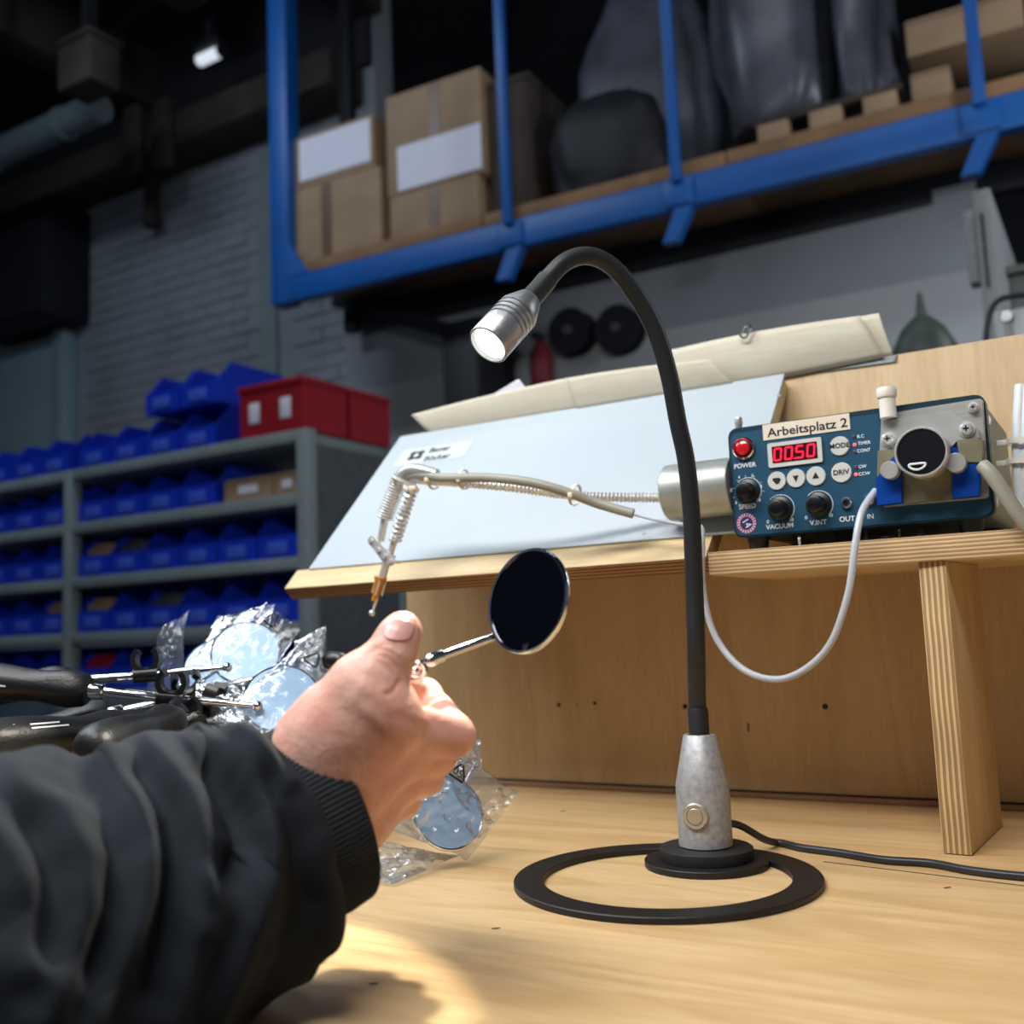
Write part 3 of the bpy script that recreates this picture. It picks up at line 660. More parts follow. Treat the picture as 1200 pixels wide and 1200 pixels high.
# printed label
a = sl_px(462, 545); b = sl_px(541, 535); c = sl_px(545, 514)
lb = MB().prism([(a.x, a.y - 0.004, 0.0023), (b.x + 0.004, a.y - 0.004, 0.0023), (b.x + 0.004, a.y + 0.026, 0.0023), (a.x, a.y + 0.026, 0.0023)], (0, 0, 0.0003)).build('printed_label', M['label_film'], sl)
lc = sl_px(488, 534); mb = MB(); pts = []
for k in range(48):
    t_ = 2 * math.pi * k / 48; r = 0.0088 * (1 + 0.20 * math.cos(4 * t_ - math.pi))
    pts.append((lc.x + r * math.cos(t_) * 1.15, lc.y + r * math.sin(t_) * 0.95, 0.0027))
mb.prism(pts, (0, 0, 0.0002)).build('logo_mark', M['print_black'], lb)
mb = MB(); s_ = 0.0034
mb.prism([(lc.x + x * s_, lc.y + y * s_, 0.00292) for x, y in ((-0.35, -1), (0.35, -1), (0.35, -0.35), (1, -0.35), (1, 0.35), (0.35, 0.35), (0.35, 1), (-0.35, 1), (-0.35, 0.35), (-1, 0.35), (-1, -0.35), (-0.35, -0.35))], (0, 0, 0.0001)).build('logo_cross', M['plastic_white'], lb)
t1 = sl_px(504, 528); t2 = sl_px(501, 538)
MB().text('Bauer', (t1.x, t1.y - 0.001, 0.00262), 0.0120, (1, 0, 0), (0, 1, 0), 0.0001, 'LEFT', bold=0.03).text('B\u00f6cker', (t1.x, t2.y, 0.00262), 0.0120, (1, 0, 0), (0, 1, 0), 0.0001, 'LEFT', bold=0.03).build('label_text', M['print_black'], lb, smooth=0)
# ------------------------------------------------------------------ curved strips standing on the panel top
def strip(name, lab, bl, br, tl, tr, yb, yt, mat, bow=0.0022, n=28, m=8, group='cream paper strips on the panel top', kind_cat='paper'):
    """thin curved sheet: bottom edge at depth yb, top edge at yt"""
    rows = []
    B0, B1, T0, T1 = at(*bl, y=yb), at(*br, y=yb), at(*tl, y=yt), at(*tr, y=yt)
    for j in range(m + 1):
        v = j / m; row = []
        for i in range(n + 1):
            u = i / n
            p = (B0.lerp(B1, u)).lerp(T0.lerp(T1, u), v)
            p.y -= bow * math.sin(math.pi * v) ; p.z += bow * 0.7 * math.sin(math.pi * u) * v
            row.append(p)
        rows.append(row)
    mb = MB(); mb.grid(rows)
    o = mb.build(name, M[mat], smooth=60)
    s = o.modifiers.new('thickness', 'SOLIDIFY'); s.thickness = 0.0007; s.offset = 1
    return tag(o, lab, kind_cat, group)
strip('veneer_strip', 'long cream strip at the left end of the panel top', (505, 509), (690, 478), (482, 486), (664, 443), 0.952, 0.945, 'veneer')
strip('veneer_strip', 'middle cream strip overlapping behind the gooseneck', (676, 480), (858, 449), (664, 443), (832, 421), 0.9475, 0.9395, 'veneer')
strip('veneer_strip', 'large bowed cream strip at the right end of the panel top', (790, 468), (1036, 419), (786, 410), (1008, 370), 0.957, 0.950, 'veneer', bow=0.004)
strip('veneer_strip', 'short cream strip end peeping out at the far right of the others', (985, 428), (1047, 417), (980, 380), (1030, 367), 0.9605, 0.9555, 'veneer')
strip('paper_sheet', 'lilac white paper corner sticking up behind the left strip', (548, 480), (622, 462), (606, 445), (608, 444.5), 0.958, 0.956, 'paper_white', bow=0.0, group='paper behind the strips')
strip('dark_backing', 'thin grey board lying along the panel top under the cream strips', (930, 440), (1050, 424), (930, 434), (1052, 416), 0.9585, 0.9595, 'cabinet_grey', bow=0, group='boards on the panel top', kind_cat='board')
p = at(872, 389, y=0.944)
pc = [p + V((math.cos(t_) * 0.0045 + (0.003 if 0 < t_ < 3.14 else 0), 0, math.sin(t_) * 0.006)) for t_ in np.linspace(0, 2 * math.pi, 20)[:-1]]
tag(MB().tube(pc, 0.0011, 6, closed=True).build('binder_clip', M['chrome']), 'bright wire clip on the edge of the bowed strip', 'clip')

# ------------------------------------------------------------------ dispensing unit on the shelf
YU = 0.7755
def U(px, py, dy=0.0): return at(px, py, y=YU - dy)
def cA(x, y): return (840 + x * 0.15, 460 + y * 0.15)       # left half of the panel
def cB(x, y): return (1000 + x * 0.175, 430 + y * 0.175)    # right half of the panel
UX0, UX1, UZ0, UZ1, UD = -0.2632, -0.0765, 0.2300, 0.3165, 0.150
unit = thing('dispensing_unit', 'dark blue dispensing control unit with red display and pump head', 'control unit', (-0.17, YU + 0.07, ZSH + TSH))
EX, EZ, EY = V((1, 0, 0)), V((0, 0, 1)), V((0, 1, 0))
def rrect(x0, x1, z0, z1, y, r, n=5):
    pts = []
    for cx, cz, a0 in ((x1 - r, z1 - r, 0), (x0 + r, z1 - r, 90), (x0 + r, z0 + r, 180), (x1 - r, z0 + r, 270)):
        for k in range(n + 1):
            a = math.radians(a0 + 90 * k / n); pts.append((cx + r * math.cos(a), y, cz + r * math.sin(a)))
    return pts
MB().prism(rrect(UX0 + 0.0015, UX1 - 0.0015, UZ0 + 0.0015, UZ1 - 0.0015, YU + 0.004, 0.006), (0, UD, 0)).build('housing', M['housing_side'], unit)
MB().prism(rrect(UX0, UX1, UZ0, UZ1, YU - 0.001, 0.0065), (0, 0.012, 0), 0.0008).build('bezel', M['housing_rim'], unit)
fp = MB().prism(rrect(UX0 + 0.0022, UX1 - 0.0022, UZ0 + 0.0012, UZ1 - 0.0040, YU - 0.0016, 0.005), (0, 0.0005, 0)).build('front_panel', M['housing_blue'], unit)
def disc(c, r, d0, d1, n=24): return MB().lathe([(0, 0), (r, 0), (r * 0.97, d1 - d0 - 0.0003), (r * 0.94, d1 - d0), (0, d1 - d0)], V(c) + V((0, -d0, 0)), (0, -1, 0), n)
FR = 0.0016
# power switch
c = U(*cA(218, 440)); c.y = YU
ps = MB().lathe([(0.0070, FR), (0.0088, FR), (0.0088, FR + 0.002), (0.0078, FR + 0.003), (0.0068, FR + 0.002), (0.0068, FR)], c, (0, -1, 0), 28).build('power_switch', M['chrome'], unit)
MB().lathe([(0.0068, FR), (0.0064, FR + 0.002), (0.0058, FR + 0.0022), (0, FR + 0.0022)], c, (0, -1, 0), 24).build('collar', M['plastic_black'], ps)
MB().lathe([(0.0056, FR + 0.002), (0.0052, FR + 0.0045), (0.003, FR + 0.0055), (0, FR + 0.0058)], c, (0, -1, 0), 24).build('rocker', M['power_red'], ps)
# display
q = [U(*cA(*k)) for k in ((410, 592), (832, 547), (826, 345), (408, 408))]
x0, x1 = (q[0].x + q[3].x) / 2, (q[1].x + q[2].x) / 2; z0, z1 = (q[0].z + q[1].z) / 2, (q[2].z + q[3].z) / 2
ds = MB().prism(rrect(x0, x1, z0, z1, YU - FR - 0.0016, 0.0012), (0, 0.0016, 0), 0.0003).build('display', M['button_grey'], unit)
ix0, ix1, iz0, iz1 = x0 + 0.0034, x1 - 0.0034, z0 + 0.0032, z1 - 0.0030
MB().prism(rrect(ix0, ix1, iz0, iz1, YU - FR - 0.0019, 0.0004), (0, 0.0002, 0)).build('display_window', M['display_dark'], ds)
SEG = {'0': 'abcdef', '5': 'acdfg'}
def seven(mb, x, z, w_, h_, ch, y):
    t = w_ * 0.20; g = 0.00012; sh_ = 0.10
    P = lambda a, b: (x + a + (b - h_ / 2) * sh_, y, z + b)
    R = {'a': (t * .6, h_ - t, w_ - t * .6, h_), 'g': (t * .6, h_ / 2 - t / 2, w_ - t * .6, h_ / 2 + t / 2), 'd': (t * .6, 0, w_ - t * .6, t),
         'b': (w_ - t, h_ / 2 + g, w_, h_ - t * .6), 'c': (w_ - t, t * .6, w_, h_ / 2 - g), 'f': (0, h_ / 2 + g, t, h_ - t * .6), 'e': (0, t * .6, t, h_ / 2 - g)}
    for s in SEG[ch]:
        a0, b0, a1, b1 = R[s]; mb.prism([P(a0, b0), P(a1, b0), P(a1, b1), P(a0, b1)], (0, 0.0001, 0))
dw = (ix1 - ix0); dh = (iz1 - iz0)
for k, ch in enumerate('0050'):
    mb = MB(); seven(mb, ix0 + dw * (0.035 + k * 0.245), iz0 + dh * 0.10, dw * 0.185, dh * 0.80, ch, YU - FR - 0.0021); mb.build('digit', M['digit_red'], ds, smooth=0)
xx = ix0 + dw * (0.035 + 0.245 + 0.205); MB().prism([(xx, YU - FR - 0.0021, iz0 + dh * .1), (xx + 0.0012, YU - FR - 0.0021, iz0 + dh * .1), (xx + 0.0012, YU - FR - 0.0021, iz0 + dh * .2), (xx, YU - FR - 0.0021, iz0 + dh * .2)], (0, 0.0001, 0)).build('decimal_point', M['digit_red'], ds, smooth=0)
# label plate
q = [U(*cA(*k)) for k in ((372, 386), (1046, 282), (1040, 155), (362, 266))]
x0, x1 = (q[0].x + q[3].x) / 2, (q[1].x + q[2].x) / 2; z0, z1 = (q[0].z + q[1].z) / 2, (q[2].z + q[3].z) / 2
lp = MB().prism([(x0, YU - FR - 0.0006, z0), (x1, YU - FR - 0.0006, z0), (x1, YU - FR - 0.0006, z1), (x0, YU - FR - 0.0006, z1)], (0, 0.0006, 0)).build('name_label', M['label_cream'], unit)
MB().text('Arbeitsplatz 2', ((x0 + x1) / 2 + 0.001, YU - FR - 0.0006, (z0 + z1) / 2 - 0.0010), 0.0096, EX, EZ, 0.0001, sx=1.12, bold=0.018).build('label_text', M['print_black'], lp, smooth=0)
# round keys
def key(pc_, r, sym=None, tri=None):
    c = U(*cA(*pc_)); c.y = YU
    k_ = disc(c, r, FR, FR + 0.0012).build('button', M['button_grey'], unit)
    y = YU - FR - 0.0014
    if sym: MB().text(sym, (c.x, y, c.z), r * 0.70, EX, EZ, 0.0001, bold=0.02).build('button_text', M['print_black'], k_, smooth=0)
    if tri:
        pts = [(c.x + a * r, y, c.z + b * r) for a, b in tri]
        MB().prism(pts, (0, 0.0001, 0)).build('button_mark', M['print_black'], k_, smooth=0)
key((475, 692), 0.0072, tri=[(-.45, .1), (-.35, .3), (.3, .3), (.5, .05), (.2, -.35), (-.05, -.4)])
key((625, 672), 0.0072, tri=[(-.32, .28), (.32, .28), (0, -.42)])
key((780, 655), 0.0074, tri=[(-.34, -.25), (.34, -.25), (0, .42)])
key((965, 420), 0.0074, 'MODE'); key((978, 627), 0.0076, 'DRIV')
for pc_, on in (((1075, 345), 0), ((1082, 410), 1), ((1085, 463), 0), ((1090, 585), 0), ((1092, 642), 1)):
    c = U(*cA(*pc_)); c.y = YU
    MB().lathe([(0.0014, FR), (0.0012, FR + 0.0008), (0, FR + 0.0012)], c, (0, -1, 0), 12).build('indicator_lamp', M['led_red' if on else 'led_off'], unit)
# knobs
def knob(pb, ang0=-45, ang1=225):
    c = U(*cA(*pb)); c.y = YU
    k_ = MB().lathe([(0, FR), (0.0094, FR), (0.0092, FR + 0.0025), (0.0066, FR + 0.0035), (0.0060, FR + 0.0120), (0.0054, FR + 0.0128), (0.0050, FR + 0.0124), (0, FR + 0.0124)], c, (0, -1, 0), 28).build('knob', M['plastic_black'], unit)
    MB().lathe([(0.0054, FR + 0.01281), (0.0046, FR + 0.0132), (0, FR + 0.0132)], c, (0, -1, 0), 24).build('knob_cap', M['rotor_black'], k_)
    pts = [c + V((math.cos(math.radians(a)) * 0.0106, -FR - 0.0001, math.sin(math.radians(a)) * 0.0106)) for a in np.linspace(ang0, ang1 - 90, 26)]
    MB().tube(pts, 0.00028, 5).build('dial_arc', M['print_white'], k_)
    return c
cs = knob((250, 772)); knob((503, 908)); knob((800, 878))
mb = MB()
for k, a in enumerate(np.linspace(232, -40, 9)):
    a = math.radians(a); p0 = cs + V((math.cos(a) * 0.0114, -FR - 0.0002, math.sin(a) * 0.0114)); p1 = cs + V((math.cos(a) * 0.0128, -FR - 0.0002, math.sin(a) * 0.0128)); mb.tube([p0, p1], 0.0002, 4)
mb.build('dial_ticks', M['print_white'], unit, smooth=0)
mb = MB()
for s, pc_, sz in (('POWER', (225, 573), .0052), ('SPEED', (245, 892), .0052), ('VACUUM', (497, 1047), .0052), ('V.INT', (798, 1018), .0052), ('OUT', (1022, 990), .0054),
                   ('R.C', (1128, 345), .0034), ('TIMER', (1155, 396), .0034), ('CONT', (1152, 455), .0034), ('CW', (1142, 580), .0034), ('CCW', (1157, 636), .0034),
                   ('0', (157, 862), .0034), ('2', (118, 765), .0034), ('4', (180, 665), .0034), ('6', (285, 650), .0034), ('8', (352, 735), .0034), ('10', (330, 842), .0034),
                   ('0', (405, 1012), .0038), ('10', (588, 995), .0034), ('0', (703, 980), .0038), ('10', (893, 962), .0034)):
    c = U(*cA(*pc_)); mb.text(s, (c.x, YU - FR - 0.0001, c.z), sz * 0.98, EX, EZ, 0.0001, bold=0.015)
c = U(840 + 602 * .3, 440 + 552 * .3); mb.text('IN', (c.x, YU - FR - 0.0001, c.z), 0.0050, EX, EZ, 0.0001)
mb.build('panel_lettering', M['print_white'], unit, smooth=0)
# jacks
c_in = None
for pc_ in (cA(1020, 865), (840 + 598 * .3, 440 + 487 * .3)):
    c = U(*pc_); c.y = YU; c_in = c
    j = MB().lathe([(0.0022, FR + 0.003), (0.0034, FR + 0.003), (0.0042, FR + 0.002), (0.0044, FR), (0.0022, FR)], c, (0, -1, 0), 20).build('jack', M['chrome'], unit)
    MB().lathe([(0.0021, FR + 0.0022), (0, FR + 0.0022)], c, (0, -1, 0), 16).build('socket', M['plastic_black'], j)
# round inspection sticker
c = U(*cA(238, 1022)); c.y = YU - FR
st = disc(c, 0.0080, 0, 0.0002, 36).build('round_sticker', M['plastic_white'], unit)
mb = MB()
for k in range(20):
    a = 2 * math.pi * k / 20; r0, r1 = 0.0054, 0.0079; da = 0.105
    mb.prism([c + V((math.cos(a + s * da) * r, -0.00035, math.sin(a + s * da) * r)) for s, r in ((-1, r0), (1, r0), (1, r1), (-1, r1))], (0, 0.0001, 0))
mb.build('month_ring', M['sticker_pink'], st, smooth=0)
MB().lathe([(0.0052, 0.0004), (0, 0.0004)], c, (0, -1, 0), 24).build('sticker_centre', M['sticker_purple'], st, smooth=0)
ra = math.radians(-62)
MB().text('14', (c.x, c.y - 0.0005, c.z), 0.0078, V((math.cos(ra), 0, math.sin(ra))), V((-math.sin(ra), 0, math.cos(ra))), 0.0001).build('sticker_text', M['print_white'], st, smooth=0)
# feet, top post, case screws
for px in ((883, 0), (1138, 0)):
    x = U(px[0], 640).x
    for y in (YU + 0.014, YU + 0.135):
        MB().lathe([(0, 0), (0.0072, 0), (0.0088, UZ0 - ZSH - TSH + 0.001), (0, UZ0 - ZSH - TSH + 0.001)], (x, y, ZSH + TSH + 0.0003), (0, 0, 1), 20).build('foot', M['black_rubber'], unit)
x = U(959, 630).x; MB().span((x - 0.007, YU + 0.02, ZSH + TSH + 0.0003), (x + 0.007, YU + 0.032, UZ0 + 0.002), 0.001).build('foot_block', M['black_rubber'], unit)
c = U(863, 500); c.y = YU + 0.006
MB().lathe([(0, 0), (0.0026, 0), (0.0026, 0.005), (0.0031, 0.006), (0.0031, 0.011), (0.0026, 0.012), (0, 0.012)], (c.x, c.y, UZ1 - 0.0022), (0, 0, 1), 16).build('top_post', M['steel'], unit)
for zz in (UZ0 + 0.012, UZ1 - 0.016):
    MB().lathe([(0.0042, 0), (0.0040, 0.0012), (0.002, 0.0022), (0, 0.0024)], (UX1 - 0.0015, YU + 0.018, zz), (1, 0, 0), 16).build('case_screw', M['chrome'], unit)
# ---- peristaltic pump head
ph = thing('pump_tmp', 'x', 'x'); bpy.data.objects.remove(ph)
def PB(x, y, dy): return at(*cB(x, y), y=YU - dy)
def outl(pts, dy): return [V(PB(x, y, dy)) for x, y in pts]
pm = MB().prism(outl([(188, 318), (850, 210), (868, 225), (905, 862), (885, 878), (205, 938), (170, 640)], 0.006), (0, 0.0045, 0), 0.0006).build('pump_plate', M['steel_brushed'], unit)
MB().prism(outl([(186, 362), (648, 292), (835, 415), (850, 478), (690, 492), (640, 560), (200, 600)], 0.010), (0, 0.0038, 0), 0.0005).build('upper_plate', M['steel'], pm)
MB().prism(outl([(162, 562), (262, 545), (300, 640), (175, 735), (158, 740)], 0.011), (0, 0.0048, 0), 0.0004).build('guide_block', M['olive_steel'], pm)
MB().prism(outl([(690, 490), (830, 474), (872, 492), (862, 640), (720, 640)], 0.014), (0, 0.0078, 0), 0.0004).build('guide_block', M['olive_steel'], pm)
MB().prism(outl([(330, 690), (660, 660), (664, 885), (335, 915)], 0.0085), (0, 0.0024, 0), 0.0003).build('centre_plate', M['olive_steel'], pm)
MB().prism(outl([(152, 745), (268, 598), (322, 690), (326, 912), (158, 930)], 0.013), (0, 0.0068, 0), 0.0005).build('clamp_block', M['anodised_blue'], pm)
MB().prism(outl([(655, 525), (858, 658), (842, 866), (664, 884)], 0.013), (0, 0.0068, 0), 0.0005).build('clamp_block', M['anodised_blue'], pm)
c = PB(450, 566, 0.030); c.y = YU
ro = MB().lathe([(0.0150, 0.006), (0.0178, 0.010), (0.0178, 0.028), (0.0170, 0.0295), (0.0162, 0.0295), (0.0158, 0.0285), (0.0158, 0.012), (0, 0.012)], c, (0, -1, 0), 48).build('rotor_ring', M['bright_steel'], unit)
MB().lathe([(0.0157, 0.013), (0.0157, 0.0284), (0, 0.0284)], c, (0, -1, 0), 40).build('rotor_face', M['rotor_black'], ro)
m0 = PB(428, 662, 0.0287)
MB().tube([m0 + V((math.cos(t_) * 0.0055, -0.0002 , math.sin(t_) * 0.0021 + 0.0006 * math.cos(2 * t_))) for t_ in np.linspace(0, 2 * math.pi, 28)[:-1]], 0.0008, 6, closed=True).build('white_mark', M['print_white'], ro)
for (x, y), r in (((240, 690), 0.0064), ((685, 640), 0.0068)):
    c = PB(x, y, 0.022); c.y = YU
    MB().lathe([(0.0050, 0.008), (0.0050, 0.014), (r, 0.014), (r, 0.0215), (r * 0.94, 0.0222), (0, 0.0222)], c, (0, -1, 0), 28).build('thumb_screw', M['steel'], pm)
for (x, y), r, d0 in (((228, 480), 0.0048, 0.010), ((755, 412), 0.0050, 0.010), ((800, 268), 0.0034, 0.006)):
    c = PB(x, y, d0 + 0.004); c.y = YU
    s_ = MB().lathe([(r * 1.15, d0), (r * 1.15, d0 + 0.001), (r * 0.85, d0 + 0.0012), (r * 0.82, d0 + 0.004), (r * 0.6, d0 + 0.005), (0, d0 + 0.005)], c, (0, -1, 0), 24).build('screw', M['bright_steel'], pm)
    for u_ in ((1, 0), (0, 1)):
        MB().span((c.x - r * (0.4 if u_[0] else 0.09), YU - d0 - 0.0053, c.z - r * (0.4 if u_[1] else 0.09)), (c.x + r * (0.4 if u_[0] else 0.09), YU - d0 - 0.00495, c.z + r * (0.4 if u_[1] else 0.09))).build('cross_slot', M['plastic_black'], s_)
c0 = PB(236, 340, 0.012); c1 = PB(232, 140, 0.012)
wt = MB().lathe([(0, 0), (0.0058, 0), (0.0058, 0.014), (0.0066, 0.0145), (0.0070, 0.0155), (0.0072, c1.z - c0.z - 0.002), (0.0066, c1.z - c0.z), (0, c1.z - c0.z)], (c0.x, c0.y, c0.z), (0, 0, 1), 28).build('inlet_stub', M['plastic_white'], unit)

# ------------------------------------------------------------------ tubes and cables round the unit
pts = spline([at(1026, 575, y=YU - 0.006), at(1010, 600, y=YU - 0.020), at(1002, 640, y=YU - 0.030), at(993, 700, y=YU - 0.034), at(968, 762, y=YU - 0.030), at(920, 795, y=YU - 0.022), at(872, 785, y=YU - 0.012), at(838, 745, y=YU - 0.006), at(824, 690, y=YU - 0.006), at(823, 640, y=YU - 0.012), at(823, 620, y=YU - 0.012), at(815, 616, y=YU - 0.012), at(795, 614, y=YU - 0.012), at(760, 607, y=YU - 0.008), at(738, 601, y=YU - 0.004)], 120)
tag(MB().tube(pts, [0.0026] * 70 + [0.0026 - 0.0011 * min(1, (k - 70) / 20) for k in range(70, 120)], 12).build('clear_tube', M['tube_clear']), 'clear plastic tube hanging in a loop below the control unit', 'tube')
pts = spline([PB(862, 660, 0.016), PB(905, 700, 0.018), PB(980, 800, 0.018), PB(1080, 950, 0.016), PB(1180, 1080, 0.012), PB(1260, 1180, 0.004)], 40)
tag(MB().tube(pts, 0.0050, 14).build('grey_hose', M['hose_grey']), 'thick grey hose leaving the right side of the pump head', 'hose')
cw = thing('white_cables', 'white cable pair tied together right of the control unit', 'cable', (UX1 + 0.02, YU + 0.05, ZSH + TSH))
for k, (dx, r) in enumerate(((0, 0.0042), (0.009, 0.0042))):
    pts = spline([at(1196 + dx * 900, 452, y=YU + 0.04), at(1194 + dx * 900, 490, y=YU + 0.035), at(1193 + dx * 900, 540, y=YU + 0.03), at(1197 + dx * 900, 590, y=YU + 0.03), at(1204 + dx * 900, 625, y=YU + 0.03)], 30)
    MB().tube(pts, r, 12).build('cable', M['cable_white'], cw)
for py in (517, 541):
    a = at(1197, py, y=YU + 0.033); MB().lathe([(0.0095, -0.002), (0.0105, -0.002), (0.0105, 0.002), (0.0095, 0.002), (0.0095, -0.002)], a, (0.05, 0, 1), 24).build('cable_tie', M['plastic_white'], cw)
    MB().span(a + V((-0.016, -0.004, -0.002)), a + V((-0.009, 0.0, 0.002)), 0.0005).build('tie_tail', M['plastic_white'], cw)
# loose hardware on the shelf under the unit
for k, (px, lab) in enumerate(((934, 'upright grey washer on the shelf beside the black foot block'), (1013, 'dark pin standing on the shelf under the middle of the unit'), (1038, 'flat black nut on the shelf under the pump'), (1052, 'upright black washer on the shelf under the pump'), (1077, 'small black spool standing on the shelf left of the right foot'))):
    x = U(px, 630).x; z = ZSH + TSH + 0.0004; y = YU + 0.006
    if k in (0, 3): o = MB().lathe([(0.0012, -0.0009), (0.0042, -0.0009), (0.0042, 0.0009), (0.0012, 0.0009), (0.0012, -0.0009)], (x, y, z + 0.0042), (1, 0.25, 0), 20)
    elif k == 1: o = MB().lathe([(0, 0), (0.0022, 0), (0.0022, 0.0015), (0.0015, 0.002), (0.0015, 0.0078), (0, 0.008)], (x, y, z), (0, 0, 1), 14)
    elif k == 2: o = MB().lathe([(0.0014, 0), (0.0048, 0), (0.0048, 0.0024), (0.0014, 0.0024), (0.0014, 0)], (x, y, z), (0, 0, 1), 6)
    else: o = MB().lathe([(0, 0), (0.0026, 0), (0.0026, 0.001), (0.0014, 0.0014), (0.0014, 0.0042), (0.0026, 0.0046), (0.0026, 0.0056), (0, 0.0056)], (x, y, z), (0, 0, 1), 16)
    tag(o.build('washer' if k in (0, 3) else 'small_part', M['steel' if k == 0 else 'plastic_black']), lab, 'hardware')

# ------------------------------------------------------------------ vacuum pick-up arm in front of the slanted board
YC = 0.7880
arm = thing('pickup_arm', 'silver spring-balanced pick-up arm on a flexible metal conduit', 'tool arm', (-0.29, YC, 0.2485))
c0 = at(783, 578, y=YC); c1 = V((UX0 - 0.0012, YC, c0.z))
MB().lathe([(0, 0), (0.0215, 0), (0.0232, 0.0015), (0.0232, (c1 - c0).length - 0.001), (0.0225, (c1 - c0).length), (0, (c1 - c0).length)], c0, (1, 0, 0), 48).build('holder_cylinder', M['zinc'], arm)
YA = 0.745
cond = [at(782, 583, y=YC), at(740, 583, y=YC - 0.008), at(690, 582, y=YC - 0.018), at(650, 578, y=YA + 0.016), at(600, 571, y=YA + 0.006), at(545, 566, y=YA), at(505, 563, y=YA - 0.004), at(478, 560, y=YA - 0.008)]
pts = spline(cond, 560); rr = [0.0040 + 0.0006 * math.sin(k * 2 * math.pi / 7) for k in range(560)]
MB().tube(pts, rr, 12).build('flex_conduit', M['bright_steel'], arm)
hose = [at(742, 602, y=YA + 0.018), at(700, 590, y=YA + 0.012), at(665, 577, y=YA), at(620, 565, y=YA - 0.010), at(570, 560, y=YA - 0.012), at(520, 560, y=YA - 0.012), at(490, 556, y=YA - 0.012), at(474, 562, y=YA - 0.010), at(466, 580, y=YA - 0.010)]
MB().tube(spline(hose, 80), 0.0042, 12).build('air_hose', M['hose_grey'], arm)
elb = [at(512, 556, y=YA - 0.010), at(492, 551, y=YA - 0.012), at(478, 552, y=YA - 0.012), at(468, 562, y=YA - 0.011), at(463, 580, y=YA - 0.010)]
MB().tube(spline(elb, 30), [0.0050 + 0.0018 * k / 29 for k in range(30)], 14).build('elbow_sleeve', M['steel'], arm)
for px, py, r, ax in ((507, 562, 0.0092, (1, 0, 0.1)), (544, 562, 0.0090, (1, 0, -0.05)), (674, 580, 0.0092, (1, 0, -0.3))):
    c = at(px, py, y=YA - 0.004 if px < 600 else YA + 0.008)
    ti = MB().lathe([(r - 0.0007, -0.0014), (r, -0.0014), (r, 0.0014), (r - 0.0007, 0.0014), (r - 0.0007, -0.0014)], c, ax, 20).build('cable_tie', M['tie_ivory'], arm)
    MB().box(c + V((0.001, -r - 0.0012, -0.001)), (0.004, 0.003, 0.004), None, 0.0005).build('tie_head', M['tie_ivory'], ti)
YP = YA - 0.012
def helix(a, b, r, turns, n=14):
    ax = (b - a).normalized(); u = ax.orthogonal().normalized(); v = ax.cross(u); L = (b - a).length; N_ = int(turns * n)
    return [a + ax * (L * k / N_) + (u * math.cos(2 * math.pi * k / n) + v * math.sin(2 * math.pi * k / n)) * r for k in range(N_ + 1)]
s1a, s1b = at(469, 560, y=YP), at(451, 607, y=YP)
MB().tube(helix(s1a, s1b, 0.0068, 15), 0.00115, 6).build('spring', M['bright_steel'], arm)
MB().cyl(s1a, s1b, 0.0050, n=20).build('spring_core', M['steel'], arm)
MB().cyl(at(452, 604, y=YP), at(446, 634, y=YP), 0.0036, 0.0034, n=16).build('plunger_rod', M['bright_steel'], arm)
s2a, s2b = at(483, 572, y=YP - 0.002), at(463, 634, y=YP - 0.002)
MB().tube(helix(s2a, s2b, 0.0053, 12), 0.0011, 6).build('spring', M['bright_steel'], arm)
MB().cyl(at(484, 568, y=YP - 0.002), at(457, 650, y=YP - 0.002), 0.0031, n=16).build('plunger_rod', M['bright_steel'], arm)
c = at(482, 572, y=YP - 0.003); ti = MB().lathe([(0.0070, -0.0014), (0.0078, -0.0014), (0.0078, 0.0014), (0.0070, 0.0014), (0.0070, -0.0014)], c, s2b - s2a, 20).build('cable_tie', M['plastic_white'], arm)
MB().box(c + V((0.006, -0.005, -0.001)), (0.007, 0.004, 0.004), None, 0.0006).build('tie_head', M['tie_ivory'], ti)
c = at(474, 562, y=YP - 0.001); MB().lathe([(0.0110, -0.0012), (0.0117, -0.0012), (0.0117, 0.0012), (0.0110, 0.0012), (0.0110, -0.0012)], c, s1b - s1a, 24).build('cable_tie', M['plastic_white'], arm)
def link(a, b, w_, y, t_):
    d_ = (b - a).normalized(); n_ = V((-d_.z, 0, d_.x)); pts = []
    for k in range(9): an = math.radians(90 + 180 * k / 8); pts.append(a + (d_ * math.cos(an) + n_ * math.sin(an)) * w_)
    for k in range(9): an = math.radians(-90 + 180 * k / 8); pts.append(b + (d_ * math.cos(an) + n_ * math.sin(an)) * w_)
    pts = [V((p.x, y, p.z)) for p in pts]
    return MB().prism(pts, (0, t_, 0), 0.0002)
la, lb_ = at(440, 634, y=YP), at(463, 658, y=YP)
link(la, lb_, 0.0042, YP - 0.0062, 0.0012).build('link_plate', M['bright_steel'], arm)
link(at(434, 636, y=YP), at(450, 658, y=YP), 0.0042, YP + 0.0050, 0.0012).build('link_plate', M['bright_steel'], arm)
for px, py in ((440, 634), (463, 658), (449, 645), (457, 652)):
    c = at(px, py, y=YP); MB().lathe([(0, -0.0085), (0.0018, -0.0085), (0.0023, -0.0075), (0.0023, -0.0064), (0.0016, -0.0062), (0.0016, 0.0066), (0, 0.0066)], c, (0, 1, 0), 14).build('pivot_pin', M['bright_steel'], arm)
n0, n1 = at(455, 652, y=YP), at(447, 680, y=YP)
MB().cyl(n0, n1, 0.0036, n=16).build('nozzle_shaft', M['bright_steel'], arm)
d_ = (at(436, 722, y=YP) - n0).normalized(); L1 = (at(446, 677, y=YP) - at(441, 706, y=YP)).length
